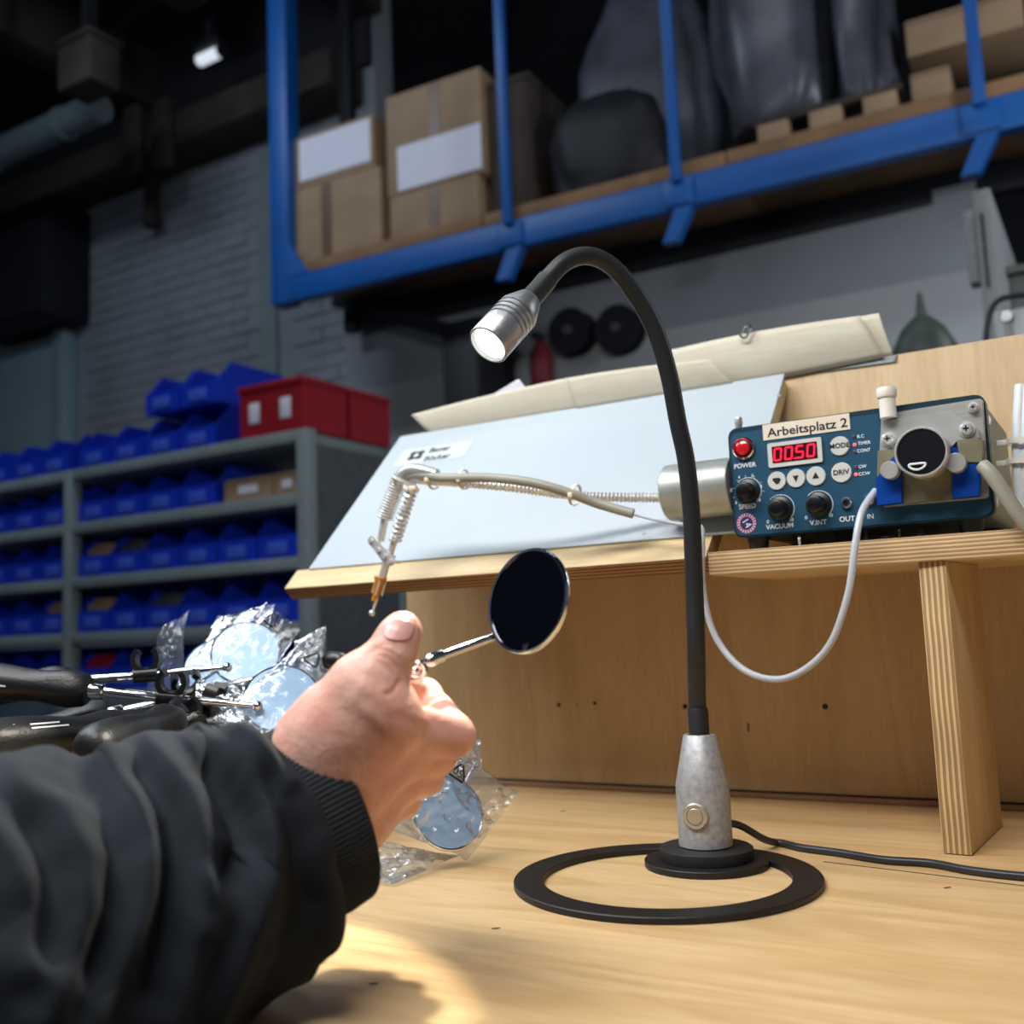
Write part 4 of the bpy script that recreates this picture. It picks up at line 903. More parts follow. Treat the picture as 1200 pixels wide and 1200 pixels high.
co = MB().lathe([(0, 0), (0.0058, 0), (0.0058, 0.003), (0.0046, 0.0045), (0.0040, L1 * 0.65), (0.0030, L1 * 0.75), (0.0030, L1), (0, L1)], at(446.5, 676, y=YP), d_, 20).build('amber_collar', M['amber'], arm)
for k in range(4):
    a = k * math.pi / 2 + 0.3; u_ = d_.orthogonal().normalized(); v_ = d_.cross(u_)
    p = at(446.5, 679, y=YP) + (u_ * math.cos(a) + v_ * math.sin(a)) * 0.0046
    MB().tube([p, p + d_ * (L1 * 0.62)], 0.0009, 6).build('prong', M['bright_steel'], co)
MB().tube([at(441.5, 702, y=YP), at(437, 716, y=YP)], [0.0017, 0.0012], 10).ball(at(436, 718.5, y=YP), 0.0030, n=16).build('suction_tip', M['bright_steel'], arm)

# ------------------------------------------------------------------ gooseneck lamp
LX, LY = -0.2680, 0.6870
lamp = thing('gooseneck_lamp', 'black gooseneck lamp with silver head on a flat ring base', 'lamp', (LX, LY, 0))
RC = V((-0.276, 0.634)); RO, RI, TH = 0.0985, 0.0795, 0.0042
mb = MB(); n = 128
top = []; 
for (rr_, zz) in ((RO, 0.0004), (RO, TH - 0.0006), (RO - 0.0006, TH), (RI + 0.0005, TH), (RI, TH - 0.0005), (RI, 0.0004)):
    top.append([(RC.x + rr_ * math.cos(2 * math.pi * k / n), RC.y + rr_ * math.sin(2 * math.pi * k / n), zz) for k in range(n)])
top.append(top[0]); mb.grid(top, closed_u=True); bmesh.ops.remove_doubles(mb.bm, verts=mb.bm.verts, dist=1e-6)
mb.build('base_ring', M['black_steel'], lamp)
MB().lathe([(0, 0.0004), (0.0425, 0.0004), (0.0425, TH - 0.0002), (0.0420, TH + 0.0003), (0, TH + 0.0003)], (LX, LY, 0.0), (0, 0, 1), 64).build('base_plate', M['black_steel'], lamp)
MB().lathe([(0, 0), (0.0315, 0), (0.0318, 0.0008), (0.0318, 0.0072), (0.0308, 0.0080), (0, 0.0080)], (LX, LY, TH + 0.0005), (0, 0, 1), 56).build('foot_disc', M['black_rubber'], lamp)
zb = TH + 0.0088; 
body = MB().lathe([(0, 0), (0.0176, 0), (0.0184, 0.0008), (0.0184, 0.0405), (0.0180, 0.0430), (0.0112, 0.0745), (0.0104, 0.0752), (0.0078, 0.0752), (0.0078, 0.070), (0, 0.070)], (LX, LY, zb), (0, 0, 1), 56).build('base_body', M['cast_alu'], lamp)
bc = at(815, 951, d=0.675); dv = V((bc.x - LX, bc.y - LY, 0)).normalized()
view = V((-LX, -LY, 0)).normalized(); side = V((view.y, -view.x, 0))
an = math.radians(-24); dv = (view * math.cos(an) - side * math.sin(an)).normalized() if False else view
best = None
for k in range(-80, 81):
    a_ = math.radians(k); d2 = Matrix.Rotation(a_, 3, 'Z') @ view
    px = to_px((V((LX, LY, zb + 0.0225)) + d2 * 0.0184)[:])
    e_ = abs(px[0] - 815)
    if best is None or e_ < best[0]: best = (e_, d2)
dv = best[1]; bcen = V((LX, LY, zb + 0.0225)) + dv * 0.0172
sw = MB().lathe([(0.0056, 0.0), (0.0088, 0.0), (0.0088, 0.0022), (0.0080, 0.0030), (0.0058, 0.0030), (0.0056, 0.0020), (0.0056, 0)], bcen, dv, 36).build('push_switch', M['nickel'], body)
MB().lathe([(0.0055, 0.0), (0.0055, 0.0028), (0.0050, 0.0033), (0, 0.0033)], bcen, dv, 28).build('push_button', M['nickel'], body)
neck0 = V((LX, LY, zb + 0.070))
g = [neck0, neck0 + V((0, 0, 0.03)), at(816, 760, d=0.7030), at(813.5, 680, d=0.7060), at(810, 600, d=0.7090), at(804, 540, d=0.7105), at(794.5, 495, d=0.7105), at(784, 440, d=0.7095), at(768, 388, d=0.708), at(745, 346, d=0.705), at(718, 313, d=0.701), at(690, 300, d=0.696), at(664, 306, d=0.689), at(643, 326, d=0.682), at(628, 345, d=0.676)]
NP = 620; pts = spline(g, NP); rr = [0.0062 + 0.00009 * math.sin(k * 2.1) for k in range(NP)]
MB().tube(pts, rr, 20).build('gooseneck', M['goose_black'], lamp)
MB().lathe([(0.0064, 0), (0.0070, 0), (0.0070, 0.018), (0.0066, 0.0195), (0.0062, 0.0195)], neck0 + V((0, 0, 0.004)), (0, 0, 1), 28).build('neck_sleeve', M['black_rubber'], lamp)
hb = at(620, 352, d=0.672); HA = (-FWD * 0.52 - RGT * 0.53 - UPV * 0.675).normalized()
MB().tube([at(641, 328, d=0.6815), at(632, 339, d=0.6775), hb + HA * 0.002], [0.0071, 0.0071, 0.0072], 24).build('neck_sleeve', M['goose_black'], lamp)
HL = 0.0500
prof = [(0, 0), (0.0082, 0), (0.0088, 0.0006), (0.0136, 0.0130), (0.0140, 0.0150)]
for k in range(4):
    h0 = 0.0165 + k * 0.0042
    prof += [(0.0140, h0), (0.0126, h0 + 0.0004), (0.0126, h0 + 0.0017), (0.0140, h0 + 0.0021)]
prof += [(0.0140, HL - 0.0006), (0.0136, HL), (0.0126, HL), (0.0124, HL - 0.003), (0.0122, HL - 0.0045), (0, HL - 0.0045)]
head = MB().lathe(prof, hb, HA, 48).build('lamp_head', M['head_alu'], lamp)
MB().lathe([(0.0121, HL - 0.0028), (0.006, HL - 0.0016), (0, HL - 0.0012)], hb, HA, 36).build('lens', M['lens_glow'], head)
sp = bpy.data.lights.new('lamp_beam', 'SPOT'); sp.energy = 9.0; sp.color = (1.0, 0.93, 0.78); sp.spot_size = math.radians(67); sp.spot_blend = 0.10; sp.shadow_soft_size = 0.010
so = bpy.data.objects.new('lamp_beam', sp); COL.objects.link(so); so.location = hb + HA * (HL + 0.002); so.rotation_euler = HA.to_track_quat('-Z', 'Y').to_euler()
# power cable of the lamp
rr0 = 0.0026
pts = spline([V((LX + 0.008, LY + 0.012, 0.026)), V((LX + 0.014, LY + 0.030, 0.022)), V((LX + 0.024, LY + 0.052, 0.009)), at(912, 988, z=rr0), at(940, 994, z=rr0), at(985, 1000, z=rr0), at(1035, 1008, z=rr0), at(1090, 1012, z=rr0), at(1140, 1021, z=rr0), at(1205, 1028, z=rr0), at(1300, 1034, z=rr0), V((0.15, 0.69, rr0)), V((0.45, 0.80, rr0)), V((0.80, 0.88, rr0))], 160)
for p in pts: p.z = max(p.z, rr0 + 0.0003)
tag(MB().tube(pts, rr0, 10).build('power_cable', M['cable_black']), 'black lamp cable trailing across the worktop to the right', 'cable')

# ------------------------------------------------------------------ tray with the pile of mirror tools
TZ = 0.080
tr = thing('parts_tray', 'shallow black tray behind the sleeve under the black handled tools', 'tray', (-0.80, 0.60, 0.0))
MB().span((-1.06, 0.435, 0.0005), (-0.590, 0.745, TZ - 0.012), 0.002).build('base', M['dark_thing'], tr)
for a_, b_ in (((-1.06, 0.435, TZ - 0.0118), (-0.590, 0.439, TZ)), ((-1.06, 0.741, TZ - 0.0118), (-0.590, 0.745, TZ)), ((-1.06, 0.4392, TZ - 0.0118), (-1.056, 0.7408, TZ)), ((-0.594, 0.4392, TZ - 0.0118), (-0.590, 0.7408, TZ))):
    MB().span(a_, b_).build('side_wall', M['dark_thing'], tr)

def make_tool():
    r = thing('mirror_tool', '', 'hand tool', local=True)
    prof = [(0, -0.118), (0.006, -0.1175), (0.0110, -0.114), (0.0142, -0.106), (0.0152, -0.092), (0.0150, -0.076), (0.0138, -0.060), (0.0124, -0.046), (0.0120, -0.036), (0.0134, -0.026), (0.0146, -0.018), (0.0148, -0.012), (0.0130, -0.003), (0.0105, 0.0), (0, 0.0)]
    mb = MB(); mb.lathe(prof, (0, 0, 0), (1, 0, 0), 32)
    for v in mb.bm.verts:                       # flattened flanks and a six sided collar
        a = math.atan2(v.co.z, v.co.y); k = 1.0
        if -0.035 < v.co.x < -0.002: k = 1.0 - 0.07 * (1 - abs(math.cos(3 * a)))
        elif -0.100 < v.co.x < -0.040: k = 1.0 - 0.05 * (1 - abs(math.cos(2 * a)))
        v.co.y *= k; v.co.z *= k
    h = mb.build('handle', M['grip_black'], r, smooth=50)
    mb = MB()
    mb.prism([(-0.097, -0.00, 0.0132), (-0.052, -0.00, 0.0112), (-0.052, -0.004, 0.0108), (-0.097, -0.004, 0.0128)], (0, 0, 0.0006)); mb.build('grip_inlay', M['plastic_black'], h)
    MB().text('CE', (-0.092, -0.0142, 0.0015), 0.0068, (1, 0, 0), (0, 0, 1), 0.0002).span((-0.083, -0.0152, 0.0022), (-0.062, -0.0146, 0.0032)).span((-0.083, -0.0152, -0.0004), (-0.056, -0.0144, 0.0006)).build('grip_print', M['print_white'], h, smooth=0)
    MB().lathe([(0.0062, 0), (0.0062, 0.010), (0.0048, 0.012), (0, 0.012)], (0, 0, 0), (1, 0, 0), 20).build('ferrule', M['chrome'], r)
    MB().lathe([(0.0040, 0.010), (0.0040, 0.062), (0.0032, 0.063), (0.0032, 0.105), (0.0022, 0.106), (0.0022, 0.125), (0, 0.125)], (0, 0, 0), (1, 0, 0), 16).build('telescopic_shaft', M['chrome'], r)
    MB().ball((0.128, 0, 0), 0.0042, n=14).build('ball_joint', M['chrome'], r)
    mb = MB(); arc_o, arc_i = [], []
    for k in range(25):
        a = math.radians(130 + 280 * k / 24); arc_o.append((math.cos(a) * 0.0120, math.sin(a) * 0.0120)); arc_i.append((math.cos(a) * 0.0078, math.sin(a) * 0.0078))
    poly = arc_o + arc_i[::-1]
    rows = [[(0.062 + y, x * 0.42, z + 0.0125) for (y, z) in poly + [poly[0]]] for x in (-0.012, 0.012)]
    mb.grid(rows)
    for x in (-0.012, 0.012):
        for k in range(24):
            mb.bm.faces.new([mb.bm.verts.new((0.062 + y, x * 0.42, z + 0.0125)) for (y, z) in (arc_o[k], arc_o[k + 1], arc_i[k + 1], arc_i[k])])
    bmesh.ops.remove_doubles(mb.bm, verts=mb.bm.verts, dist=1e-6)
    cl = mb.build('clip', M['plastic_black'], r)
    MB().lathe([(0.0042, 0.052), (0.0062, 0.052), (0.0062, 0.072), (0.0042, 0.072)], (0, 0, 0), (1, 0, 0), 16).build('clip_collar', M['plastic_black'], r)
    return r
toolP = make_tool()
def put_tool(first, h, tip, lab, roll):
    """h: front end of the handle, tip: a point the shaft aims at"""
    ax = (V(tip) - V(h)).normalized(); zz = V((0, 0, 1)); yy = zz.cross(ax).normalized(); zz = ax.cross(yy)
    Mx = Matrix((ax, yy, zz)).transposed() @ Matrix.Rotation(math.radians(roll), 3, 'X')
    if first:
        toolP.location = h; toolP.rotation_euler = Mx.to_euler(); toolP['label'] = lab; toolP['group'] = 'mirror tools in the pile'; return toolP
    return dup(toolP, h, Mx.to_euler(), lab, 'mirror tools in the pile')
put_tool(True, at(104, 809, d=0.780), at(190, 817, d=0.782), 'black handled mirror tool, topmost of the pile at the left edge', 6)
put_tool(False, at(146, 855, d=0.712), at(236, 846, d=0.775), 'black handled mirror tool lying lowest below the top one', -30)
put_tool(False, at(203, 846, d=0.735), at(203, 846, d=0.735) * 2 - at(114, 874, d=0.632), 'black handled mirror tool slanting up to the right, nearest the bags', 20)
put_tool(False, at(84, 799, d=0.840), at(170, 791, d=0.840), 'mirror tool behind the top handle with its clip standing upright', -5)
put_tool(False, at(128, 838, d=0.815), at(232, 812, d=0.835), 'mirror tool half hidden in the pile with its hooked clip raised', 30)

# ------------------------------------------------------------------ bagged mirrors
def bag(lab, corners, disc_uv, disc_r, mat='bag_film', bulge=0.005, crinkle=0.0016, seed=1, n=26, rod=None, mark=None, name='bagged_mirror'):
    Q = [V(c) for c in corners]; nrm = (Q[1] - Q[0]).cross(Q[3] - Q[0]).normalized()
    if nrm.dot(EYE - Q[0]) < 0: nrm = -nrm
    low = min(Q, key=lambda q_: q_.z)
    t = thing(name, lab, 'bagged mirror', low, group='mirrors in clear bags')
    P = lambda u, v: (Q[0].lerp(Q[1], u)).lerp(Q[3].lerp(Q[2], u), v)
    mb = MB()
    for s in (1, -1):
        rows = []
        for j in range(n + 1):
            row = []
            for i in range(n + 1):
                u, v = i / n, j / n; e = math.sin(math.pi * u) ** 0.5 * math.sin(math.pi * v) ** 0.5 if 0 < u < 1 and 0 < v < 1 else 0
                p = P(u, v)
                k = V((u * 5 + seed * 3.3, v * 5 - seed, s * 2.0))
                rid = 1 - abs(noise.noise(k * 1.1)) * 2; rid2 = noise.noise(k * 2.6)
                p = p + nrm * (s * bulge * e + (rid * crinkle + rid2 * crinkle * 0.8) * (0.35 + 0.65 * e) + noise.noise(V((u * 2 + seed, v * 2, 5))) * crinkle * 2.5)
                p.z = max(p.z, 0.0008 + 0.0004 * s); row.append(p)
            rows.append(row)
        mb.grid(rows)
    bf = mb.build('bag_film', M[mat], t, smooth=180, fix=False)
    if disc_uv:
        c = P(*disc_uv); ux = (Q[1] - Q[0]).normalized(); uy = nrm.cross(ux)
        c.z = max(c.z, disc_r * abs(uy.z) + 0.002)
        d = MB().lathe([(disc_r, 0.0004), (disc_r, 0.0018), (0, 0.0018)], c - nrm * 0.001, nrm, 48).build('mirror_glass', M['mirror_film'], t)
        MB().lathe([(disc_r, -0.0008), (disc_r + 0.0012, -0.0004), (disc_r + 0.0014, 0.0014), (disc_r + 0.0006, 0.0024), (disc_r - 0.0004, 0.0020)], c - nrm * 0.001, nrm, 56).build('mirror_rim', M['chrome'], t)
        if rod:
            q = P(*rod); dd = (q - c).normalized()
            MB().tube([c + dd * disc_r, c.lerp(q, 0.8), q], [0.0016, 0.0016, 0.0016], 8).build('rod', M['chrome'], t)
    if mark:
        c = P(*mark) + nrm * (bulge + 0.0012); ux = (Q[1] - Q[0]).normalized(); uy = nrm.cross(ux)
        mb = MB(); R_ = 0.0085
        V3 = [c + (ux * math.cos(math.radians(90 + 120 * k)) + uy * math.sin(math.radians(90 + 120 * k))) * R_ for k in range(3)]
        for k in range(3):
            a, b = V3[k], V3[(k + 1) % 3]; mb.tube([a.lerp(b, 0.12), a.lerp(b, 0.80)], 0.0008, 4)
            h_ = a.lerp(b, 0.80); dr = (b - a).normalized(); mb.tube([h_, h_ + dr * 0.0025], [0.0013, 0.0001], 4)
        mb.text('05', c, 0.008, ux, uy, 0.0003)
        mb.build('recycling_mark', M['print_black'], t, smooth=0)
    return t
bag('narrow crinkled bag standing upright at the left end of the bag pile', [at(222, 715, d=0.905), at(188, 740, d=0.90), at(172, 812, d=0.87), at(209, 812, d=0.875)], None, 0, 'bag_film_dense', 0.003, 0.0038, 3, name='plastic_bag')
bag('bagged mirror half hidden behind the round clear one', [at(256, 722, d=0.945), at(322, 708, d=0.95), at(300, 800, d=0.90), at(205, 812, d=0.90)], (0.36, 0.72), 0.027, seed=5, rod=(0.95, 0.1))
bag('bagged round mirror tilted up with a bright streak, topmost of the pile', [at(312, 706, d=0.915), at(352, 738, d=0.905), at(290, 832, d=0.860), at(210, 786, d=0.870)], (0.46, 0.52), 0.0285, seed=8, rod=(0.3, 0.98), mark=(0.42, 0.13))
bag('loose clear bag corner behind the hand, right of the pile', [at(345, 752, d=0.90), at(382, 733, d=0.905), at(386, 800, d=0.88), at(350, 812, d=0.87)], None, 0, 'bag_film', 0.002, 0.001, 11, name='plastic_bag')
bag('bagged round mirror with pale blue face, nearest behind the wrist', [at(356, 750, d=0.835), at(404, 782, d=0.825), at(340, 888, d=0.765), at(250, 842, d=0.780)], (0.46, 0.57), 0.0285, seed=14, rod=(0.2, 1.0), mark=(0.46, 0.14))
bag('crumpled clear bag low between the tools and the pale blue mirror', [at(232, 796, d=0.825), at(300, 806, d=0.82), at(312, 884, d=0.76), at(215, 876, d=0.765)], None, 0, 'bag_film_dense', 0.006, 0.0042, 17, name='plastic_bag')
B = lambda px, py, **k: at(px, py, **k)
bag('bagged mirror leaning on the worktop right of the hand', [B(520, 872, d=0.750), B(608, 930, d=0.755), B(546, 1009, z=0.003), B(438, 962, d=0.700)], (0.53, 0.60), 0.0255, 'bag_film_dense', bulge=0.0085, crinkle=0.0042, n=44, seed=21, rod=(0.42, -0.02), mark=(0.32, 0.24))
bag('empty clear bag flat on the worktop below the leaning bagged mirror', [B(425, 985, d=0.715), B(540, 1003, z=0.004), B(460, 1037, z=0.002), B(405, 1012, z=0.012)], None, 0, 'bag_film_dense', 0.003, 0.0040, 25, name='plastic_bag')
bag('twisted neck of clear bag just right of the index finger', [B(545, 862, d=0.745), B(564, 868, d=0.748), B(563, 902, d=0.748), B(524, 905, d=0.742)], None, 0, 'bag_film_dense', 0.004, 0.004, 29, name='plastic_bag')

# ------------------------------------------------------------------ mirror held in the hand
MD = 0.540
held = thing('inspection_mirror', 'round chrome rimmed inspection mirror held between thumb and index finger', 'mirror', at(619, 704, d=MD))
mc = at(619, 704, d=MD); MN = (-FWD * 0.665 - RGT * 0.70 + UPV * 0.26).normalized(); MR = 0.0278
mg = MB().lathe([(MR - 0.0006, 0.0008), (0, 0.0008)], mc, MN, 64).build('mirror_glass', M['mirror_black'], held)
MB().lathe([(0, -0.0034), (MR - 0.002, -0.0034), (MR, -0.0024), (MR + 0.0007, -0.0010), (MR + 0.0007, 0.0012), (MR + 0.0002, 0.0018), (MR - 0.0010, 0.0016), (MR - 0.0010, 0.0009)], mc, MN, 72).build('mirror_rim', M['chrome'], held)
r0 = at(577, 747, d=0.5330); r1 = at(519, 768, d=0.512); r2 = at(500, 775, d=0.506); r3 = at(487, 786, d=0.502)
MB().tube([r0, r1], 0.0023, 14).build('rod', M['chrome'], held)
MB().lathe([(0.0024, 0), (0.0034, 0.0004), (0.0034, (r2 - r1).length - 0.0015), (0.0022, (r2 - r1).length), (0, (r2 - r1).length)], r1, r2 - r1, 18).build('collar', M['chrome'], held)
MB().tube([r2, at(493, 778, d=0.504)], [0.0016, 0.0014], 10).ball(at(491, 779, d=0.503), 0.0026, n=14).build('ball_joint', M['chrome'], held)
hp = [r3 + (RGT * math.cos(a) * 0.0048 + UPV * math.sin(a) * 0.0048) for a in np.linspace(math.radians(70), math.radians(-190), 18)]
MB().tube(hp, 0.0014, 8).build('hinge_yoke', M['chrome'], held)
MB().ball(r3, 0.0024, n=12).build('hinge_pin', M['chrome'], held)
MB().tube([r3, at(440, 782, d=0.522), at(402, 776, d=0.540)], 0.0026, 12).build('telescopic_shaft', M['chrome'], held)
hd = (at(360, 770, d=0.563) - at(402, 776, d=0.540)).normalized()
MB().lathe([(0, 0), (0.0040, 0), (0.0050, 0.002), (0.0050, 0.012), (0.0035, 0.014), (0, 0.014)], at(402, 776, d=0.540), hd, 20).build('shaft_cap', M['plastic_black'], held)

# ------------------------------------------------------------------ the person: right hand and forearm in a black sweatshirt
def surface_nets(f, lo, hi, h):
    ax = [np.arange(lo[k], hi[k] + h, h) for k in range(3)]
    G = np.stack(np.meshgrid(*ax, indexing='ij'), -1); sh_ = G.shape[:3]
    F = f(G.reshape(-1, 3)).reshape(sh_)
    ins = F < 0
    cs = [(i, j, k) for i in (0, 1) for j in (0, 1) for k in (0, 1)]
    n = tuple(s - 1 for s in sh_)
    sl = lambda o: tuple(slice(o[k], o[k] + n[k]) for k in range(3))
    cnt = sum(ins[sl(o)].astype(int) for o in cs)
    act = (cnt > 0) & (cnt < 8)
    acc = np.zeros(n + (3,)); num = np.zeros(n)
    for a in cs:
        for k in range(3):
            if a[k] == 0:
                b = list(a); b[k] = 1; b = tuple(b)
                fa, fb = F[sl(a)], F[sl(b)]; cr = (fa < 0) != (fb < 0)
                t = np.where(cr, fa / np.where(fa == fb, 1, fa - fb), 0)
                p = np.stack([np.full(n, float(a[q])) for q in range(3)], -1); p[..., k] += t
                acc += p * cr[..., None]; num += cr
    idx = -np.ones(n, int); ii = np.argwhere(act); idx[act] = np.arange(len(ii))
    vs = np.array(lo) + (ii + acc[act] / num[act][:, None]) * h
    faces = []
    for k in range(3):
        a, b = (k + 1) % 3, (k + 2) % 3
        s0 = [slice(None)] * 3; s1 = [slice(None)] * 3; s0[k] = slice(0, -1); s1[k] = slice(1, None)
        A_, B_ = ins[tuple(s0)], ins[tuple(s1)]
        for g in np.argwhere(A_ != B_):
            if g[a] == 0 or g[b] == 0 or g[a] >= n[a] or g[b] >= n[b]: continue
            q = []
            for da, db in ((-1, -1), (0, -1), (0, 0), (-1, 0)):
                c = g.copy(); c[a] += da; c[b] += db; q.append(idx[tuple(c)])
            if min(q) < 0: continue
            faces.append(q if A_[tuple(g)] else q[::-1])
    return vs, faces
def cone(a, b, ra, rb):
    a, b = np.array(a), np.array(b); ba = b - a; L2 = ba @ ba
    def f(p):
        t = np.clip(((p - a) @ ba) / L2, 0, 1); return np.linalg.norm(p - a - t[:, None] * ba, axis=1) - (ra + (rb - ra) * t)
    return f
def smin(a, b, k):
    h = np.clip(0.5 + 0.5 * (b - a) / k, 0, 1); return b + (a - b) * h - k * h * (1 - h)
A3 = lambda px, py, d: at(px, py, d=d)
core = [cone(A3(345, 945, .478), A3(398, 905, .488), .026, .025), cone(A3(370, 985, .498), A3(412, 945, .505), .024, .023),
        cone(A3(398, 893, .478), A3(462, 851, .473), .0205, .0135), cone(A3(402, 912, .488), A3(470, 880, .487), .0195, .0125),
        cone(A3(408, 935, .502), A3(462, 909, .508), .018, .0120), cone(A3(415, 950, .512), A3(446, 938, .522), .018, .0110),
        cone(A3(368, 868, .480), A3(424, 802, .470), .0185, .0138), cone(A3(390, 866, .4745), A3(450, 836, .470), .0180, .0135), cone(A3(398, 850, .4735), A3(440, 824, .4695), .0155, .0130)]
thumb = [cone(A3(424, 802, .470), A3(457, 770, .474), .0138, .0112), cone(A3(457, 770, .474), A3(467, 748, .478), .0112, .0100), cone(A3(467, 748, .478), A3(472, 738, .480), .0100, .0086)]
def finger(m, p, d, t, rs, kk=0.004): return [cone(A3(*m), A3(*p), rs[0], rs[1]), cone(A3(*p), A3(*d), rs[1], rs[2]), cone(A3(*d), A3(*t), rs[2], rs[3])]
fing = [finger((462, 851, .475), (531, 862, .493), (498, 815, .516), (474, 806, .508), (.0118, .0103, .0083, .0072)),
        finger((470, 880, .492), (513, 884, .513), (480, 855, .530), (458, 852, .522), (.0118, .0100, .0085, .0074)),
        finger((462, 909, .508), (499, 911, .524), (468, 882, .538), (448, 880, .530), (.0112, .0092, .0080, .0070)),
        finger((446, 938, .522), (474, 939, .531), (450, 915, .541), (434, 912, .535), (.0100, .0082, .0070, .0062))]
def hand_sdf(p):
    d = core[0](p)
    for f in core[1:]: d = smin(d, f(p), 0.012)
    t = thumb[0](p)
    for f in thumb[1:]: t = smin(t, f(p), 0.004)
    d = smin(d, t, 0.006)
    for fg in fing:
        g_ = fg[0](p)
        for f in fg[1:]: g_ = smin(g_, f(p), 0.0025)
        d = smin(d, g_, 0.0032 if fg is fing[0] else 0.009)
    return d
def sdf_normal(p, e=0.0006):
    g_ = np.stack([hand_sdf(p + np.eye(3)[k] * e) - hand_sdf(p - np.eye(3)[k] * e) for k in range(3)], -1)
    return g_ / np.linalg.norm(g_, axis=1)[:, None]
def line_dist(P2, line):
    L = np.array(line, float); d = np.full(len(P2), 1e9)
    for a, b in zip(L[:-1], L[1:]):
        ba = b - a; t = np.clip(((P2 - a) @ ba) / (ba @ ba), 0, 1); d = np.minimum(d, np.linalg.norm(P2 - a - t[:, None] * ba, axis=1))
    return d
def facing(P, N):
    w_ = np.array(EYE) - P; w_ /= np.linalg.norm(w_, axis=1)[:, None]; return np.clip((N * w_).sum(1) * 2.5 + 0.4, 0, 1)
ctr = np.array([A3(*q) for q in ((345, 945, .478), (531, 862, .494), (472, 738, .480), (478, 850, .545), (446, 938, .522), (370, 985, .498), (465, 880, .56))])
hv, hf = surface_nets(hand_sdf, ctr.min(0) - 0.030, ctr.max(0) + 0.030, 0.00115)
for _ in range(2):
    d = hand_sdf(hv); hv = hv - sdf_normal(hv) * d[:, None] * 0.9
hn = sdf_normal(hv); h2 = to_px(hv); face_w = facing(hv, hn)
cH = lambda pts: [(400 + x * 0.15, 700 + y * 0.15) for x, y in pts]
creases = [(cH([(215, 435), (300, 408), (385, 425), (445, 475)]), 0.0007, 2.0), (cH([(245, 400), (325, 372), (405, 375), (440, 415)]), 0.0006, 1.8), (cH([(300, 450), (380, 480), (435, 555)]), 0.0006, 2.0),
           (cH([(350, 345), (420, 362)]), 0.0004, 1.6), (cH([(260, 500), (340, 540), (400, 610)]), 0.0004, 2.2), (cH([(645, 858), (700, 805), (805, 755)]), 0.0009, 2.4), (cH([(350, 760), (400, 735), (450, 660)]), 0.0008, 2.5),
           (cH([(470, 900), (560, 985), (640, 1020)]), 0.0004, 6), (cH([(560, 880), (700, 960), (800, 1010)]), 0.0004, 5)]
disp = np.zeros(len(hv))
for ln, amp, wd in creases: disp -= amp * np.exp(-(line_dist(h2[:, :2], ln) / wd) ** 2)
for ln, amp, wd in ((cH([(180, 700), (420, 870), (640, 940)]), 0.0010, 11), (cH([(100, 820), (360, 1010), (560, 1080)]), 0.0008, 10), (cH([(250, 540), (330, 620), (350, 700)]), 0.0008, 9)): disp += amp * np.exp(-(line_dist(h2[:, :2], ln) / wd) ** 2)
hv = hv + hn * (disp * face_w)[:, None]
nz_ = np.array([noise.noise(V(p) * 260) * 0.00016 + noise.noise(V(p) * 90) * 0.00030 for p in hv]); hv = hv + hn * nz_[:, None]
pz = A3(382, 948, .492)
person = thing('person', 'right hand and forearm in a black sweatshirt holding up the round mirror', 'person', (pz.x, pz.y, 0.0))
def mesh_part(name, vs, fs, mat, parent, smooth=True):
    me = bpy.data.meshes.new(name); me.from_pydata([tuple(np.array(v) - np.array(ORG[parent.name])) for v in vs], [], [tuple(f) for f in fs]); me.materials.append(mat)
    me.polygons.foreach_set('use_smooth', [smooth] * len(me.polygons)); me.update()
    o = bpy.data.objects.new(name, me); COL.objects.link(o); o.parent = parent; ORG[o.name] = ORG[parent.name]; return o
hand = mesh_part('hand', hv, hf, M['skin'], person)
# thumb nail: follows the thumb tip, slightly proud of the skin
nl = []
NU, NV = 17, 15
c_n = np.array([467.0, 738.0]); ua = np.array([0.93, 0.10]); va = np.array([-0.28, 0.96])
for j in range(NV):
    for i in range(NU):
        u, v = i / (NU - 1) * 2 - 1, j / (NV - 1) * 2 - 1
        x = u * math.sqrt(max(0, 1 - 0.40 * v * v)); y = v * math.sqrt(max(0, 1 - 0.40 * u * u))
        nl.append(c_n + ua * x * 19.0 + va * y * 13.5)
nl = np.array(nl); org_ = np.array(EYE)
rays = np.array([np.array(FWD) + np.array(RGT) * (q[0] - 600) / FPX - np.array(UPV) * (q[1] - 600) / FPX for q in nl]); ln_ = np.linalg.norm(rays, axis=1); rays /= ln_[:, None]
tt = np.full(len(nl), 0.42)
for _ in range(60): tt = np.minimum(tt + np.clip(hand_sdf(org_ + rays * tt[:, None]) - 0.00018, -0.004, 0.02) * 0.9, 0.52)
npz = org_ + rays * tt[:, None]
nfs = [(j * NU + i, j * NU + i + 1, (j + 1) * NU + i + 1, (j + 1) * NU + i) for j in range(NV - 1) for i in range(NU - 1)]
nail = mesh_part('thumb_nail', npz, nfs, M['nail'], hand)
sd = nail.modifiers.new('thickness', 'SOLIDIFY'); sd.thickness = 0.0008; sd.offset = 0
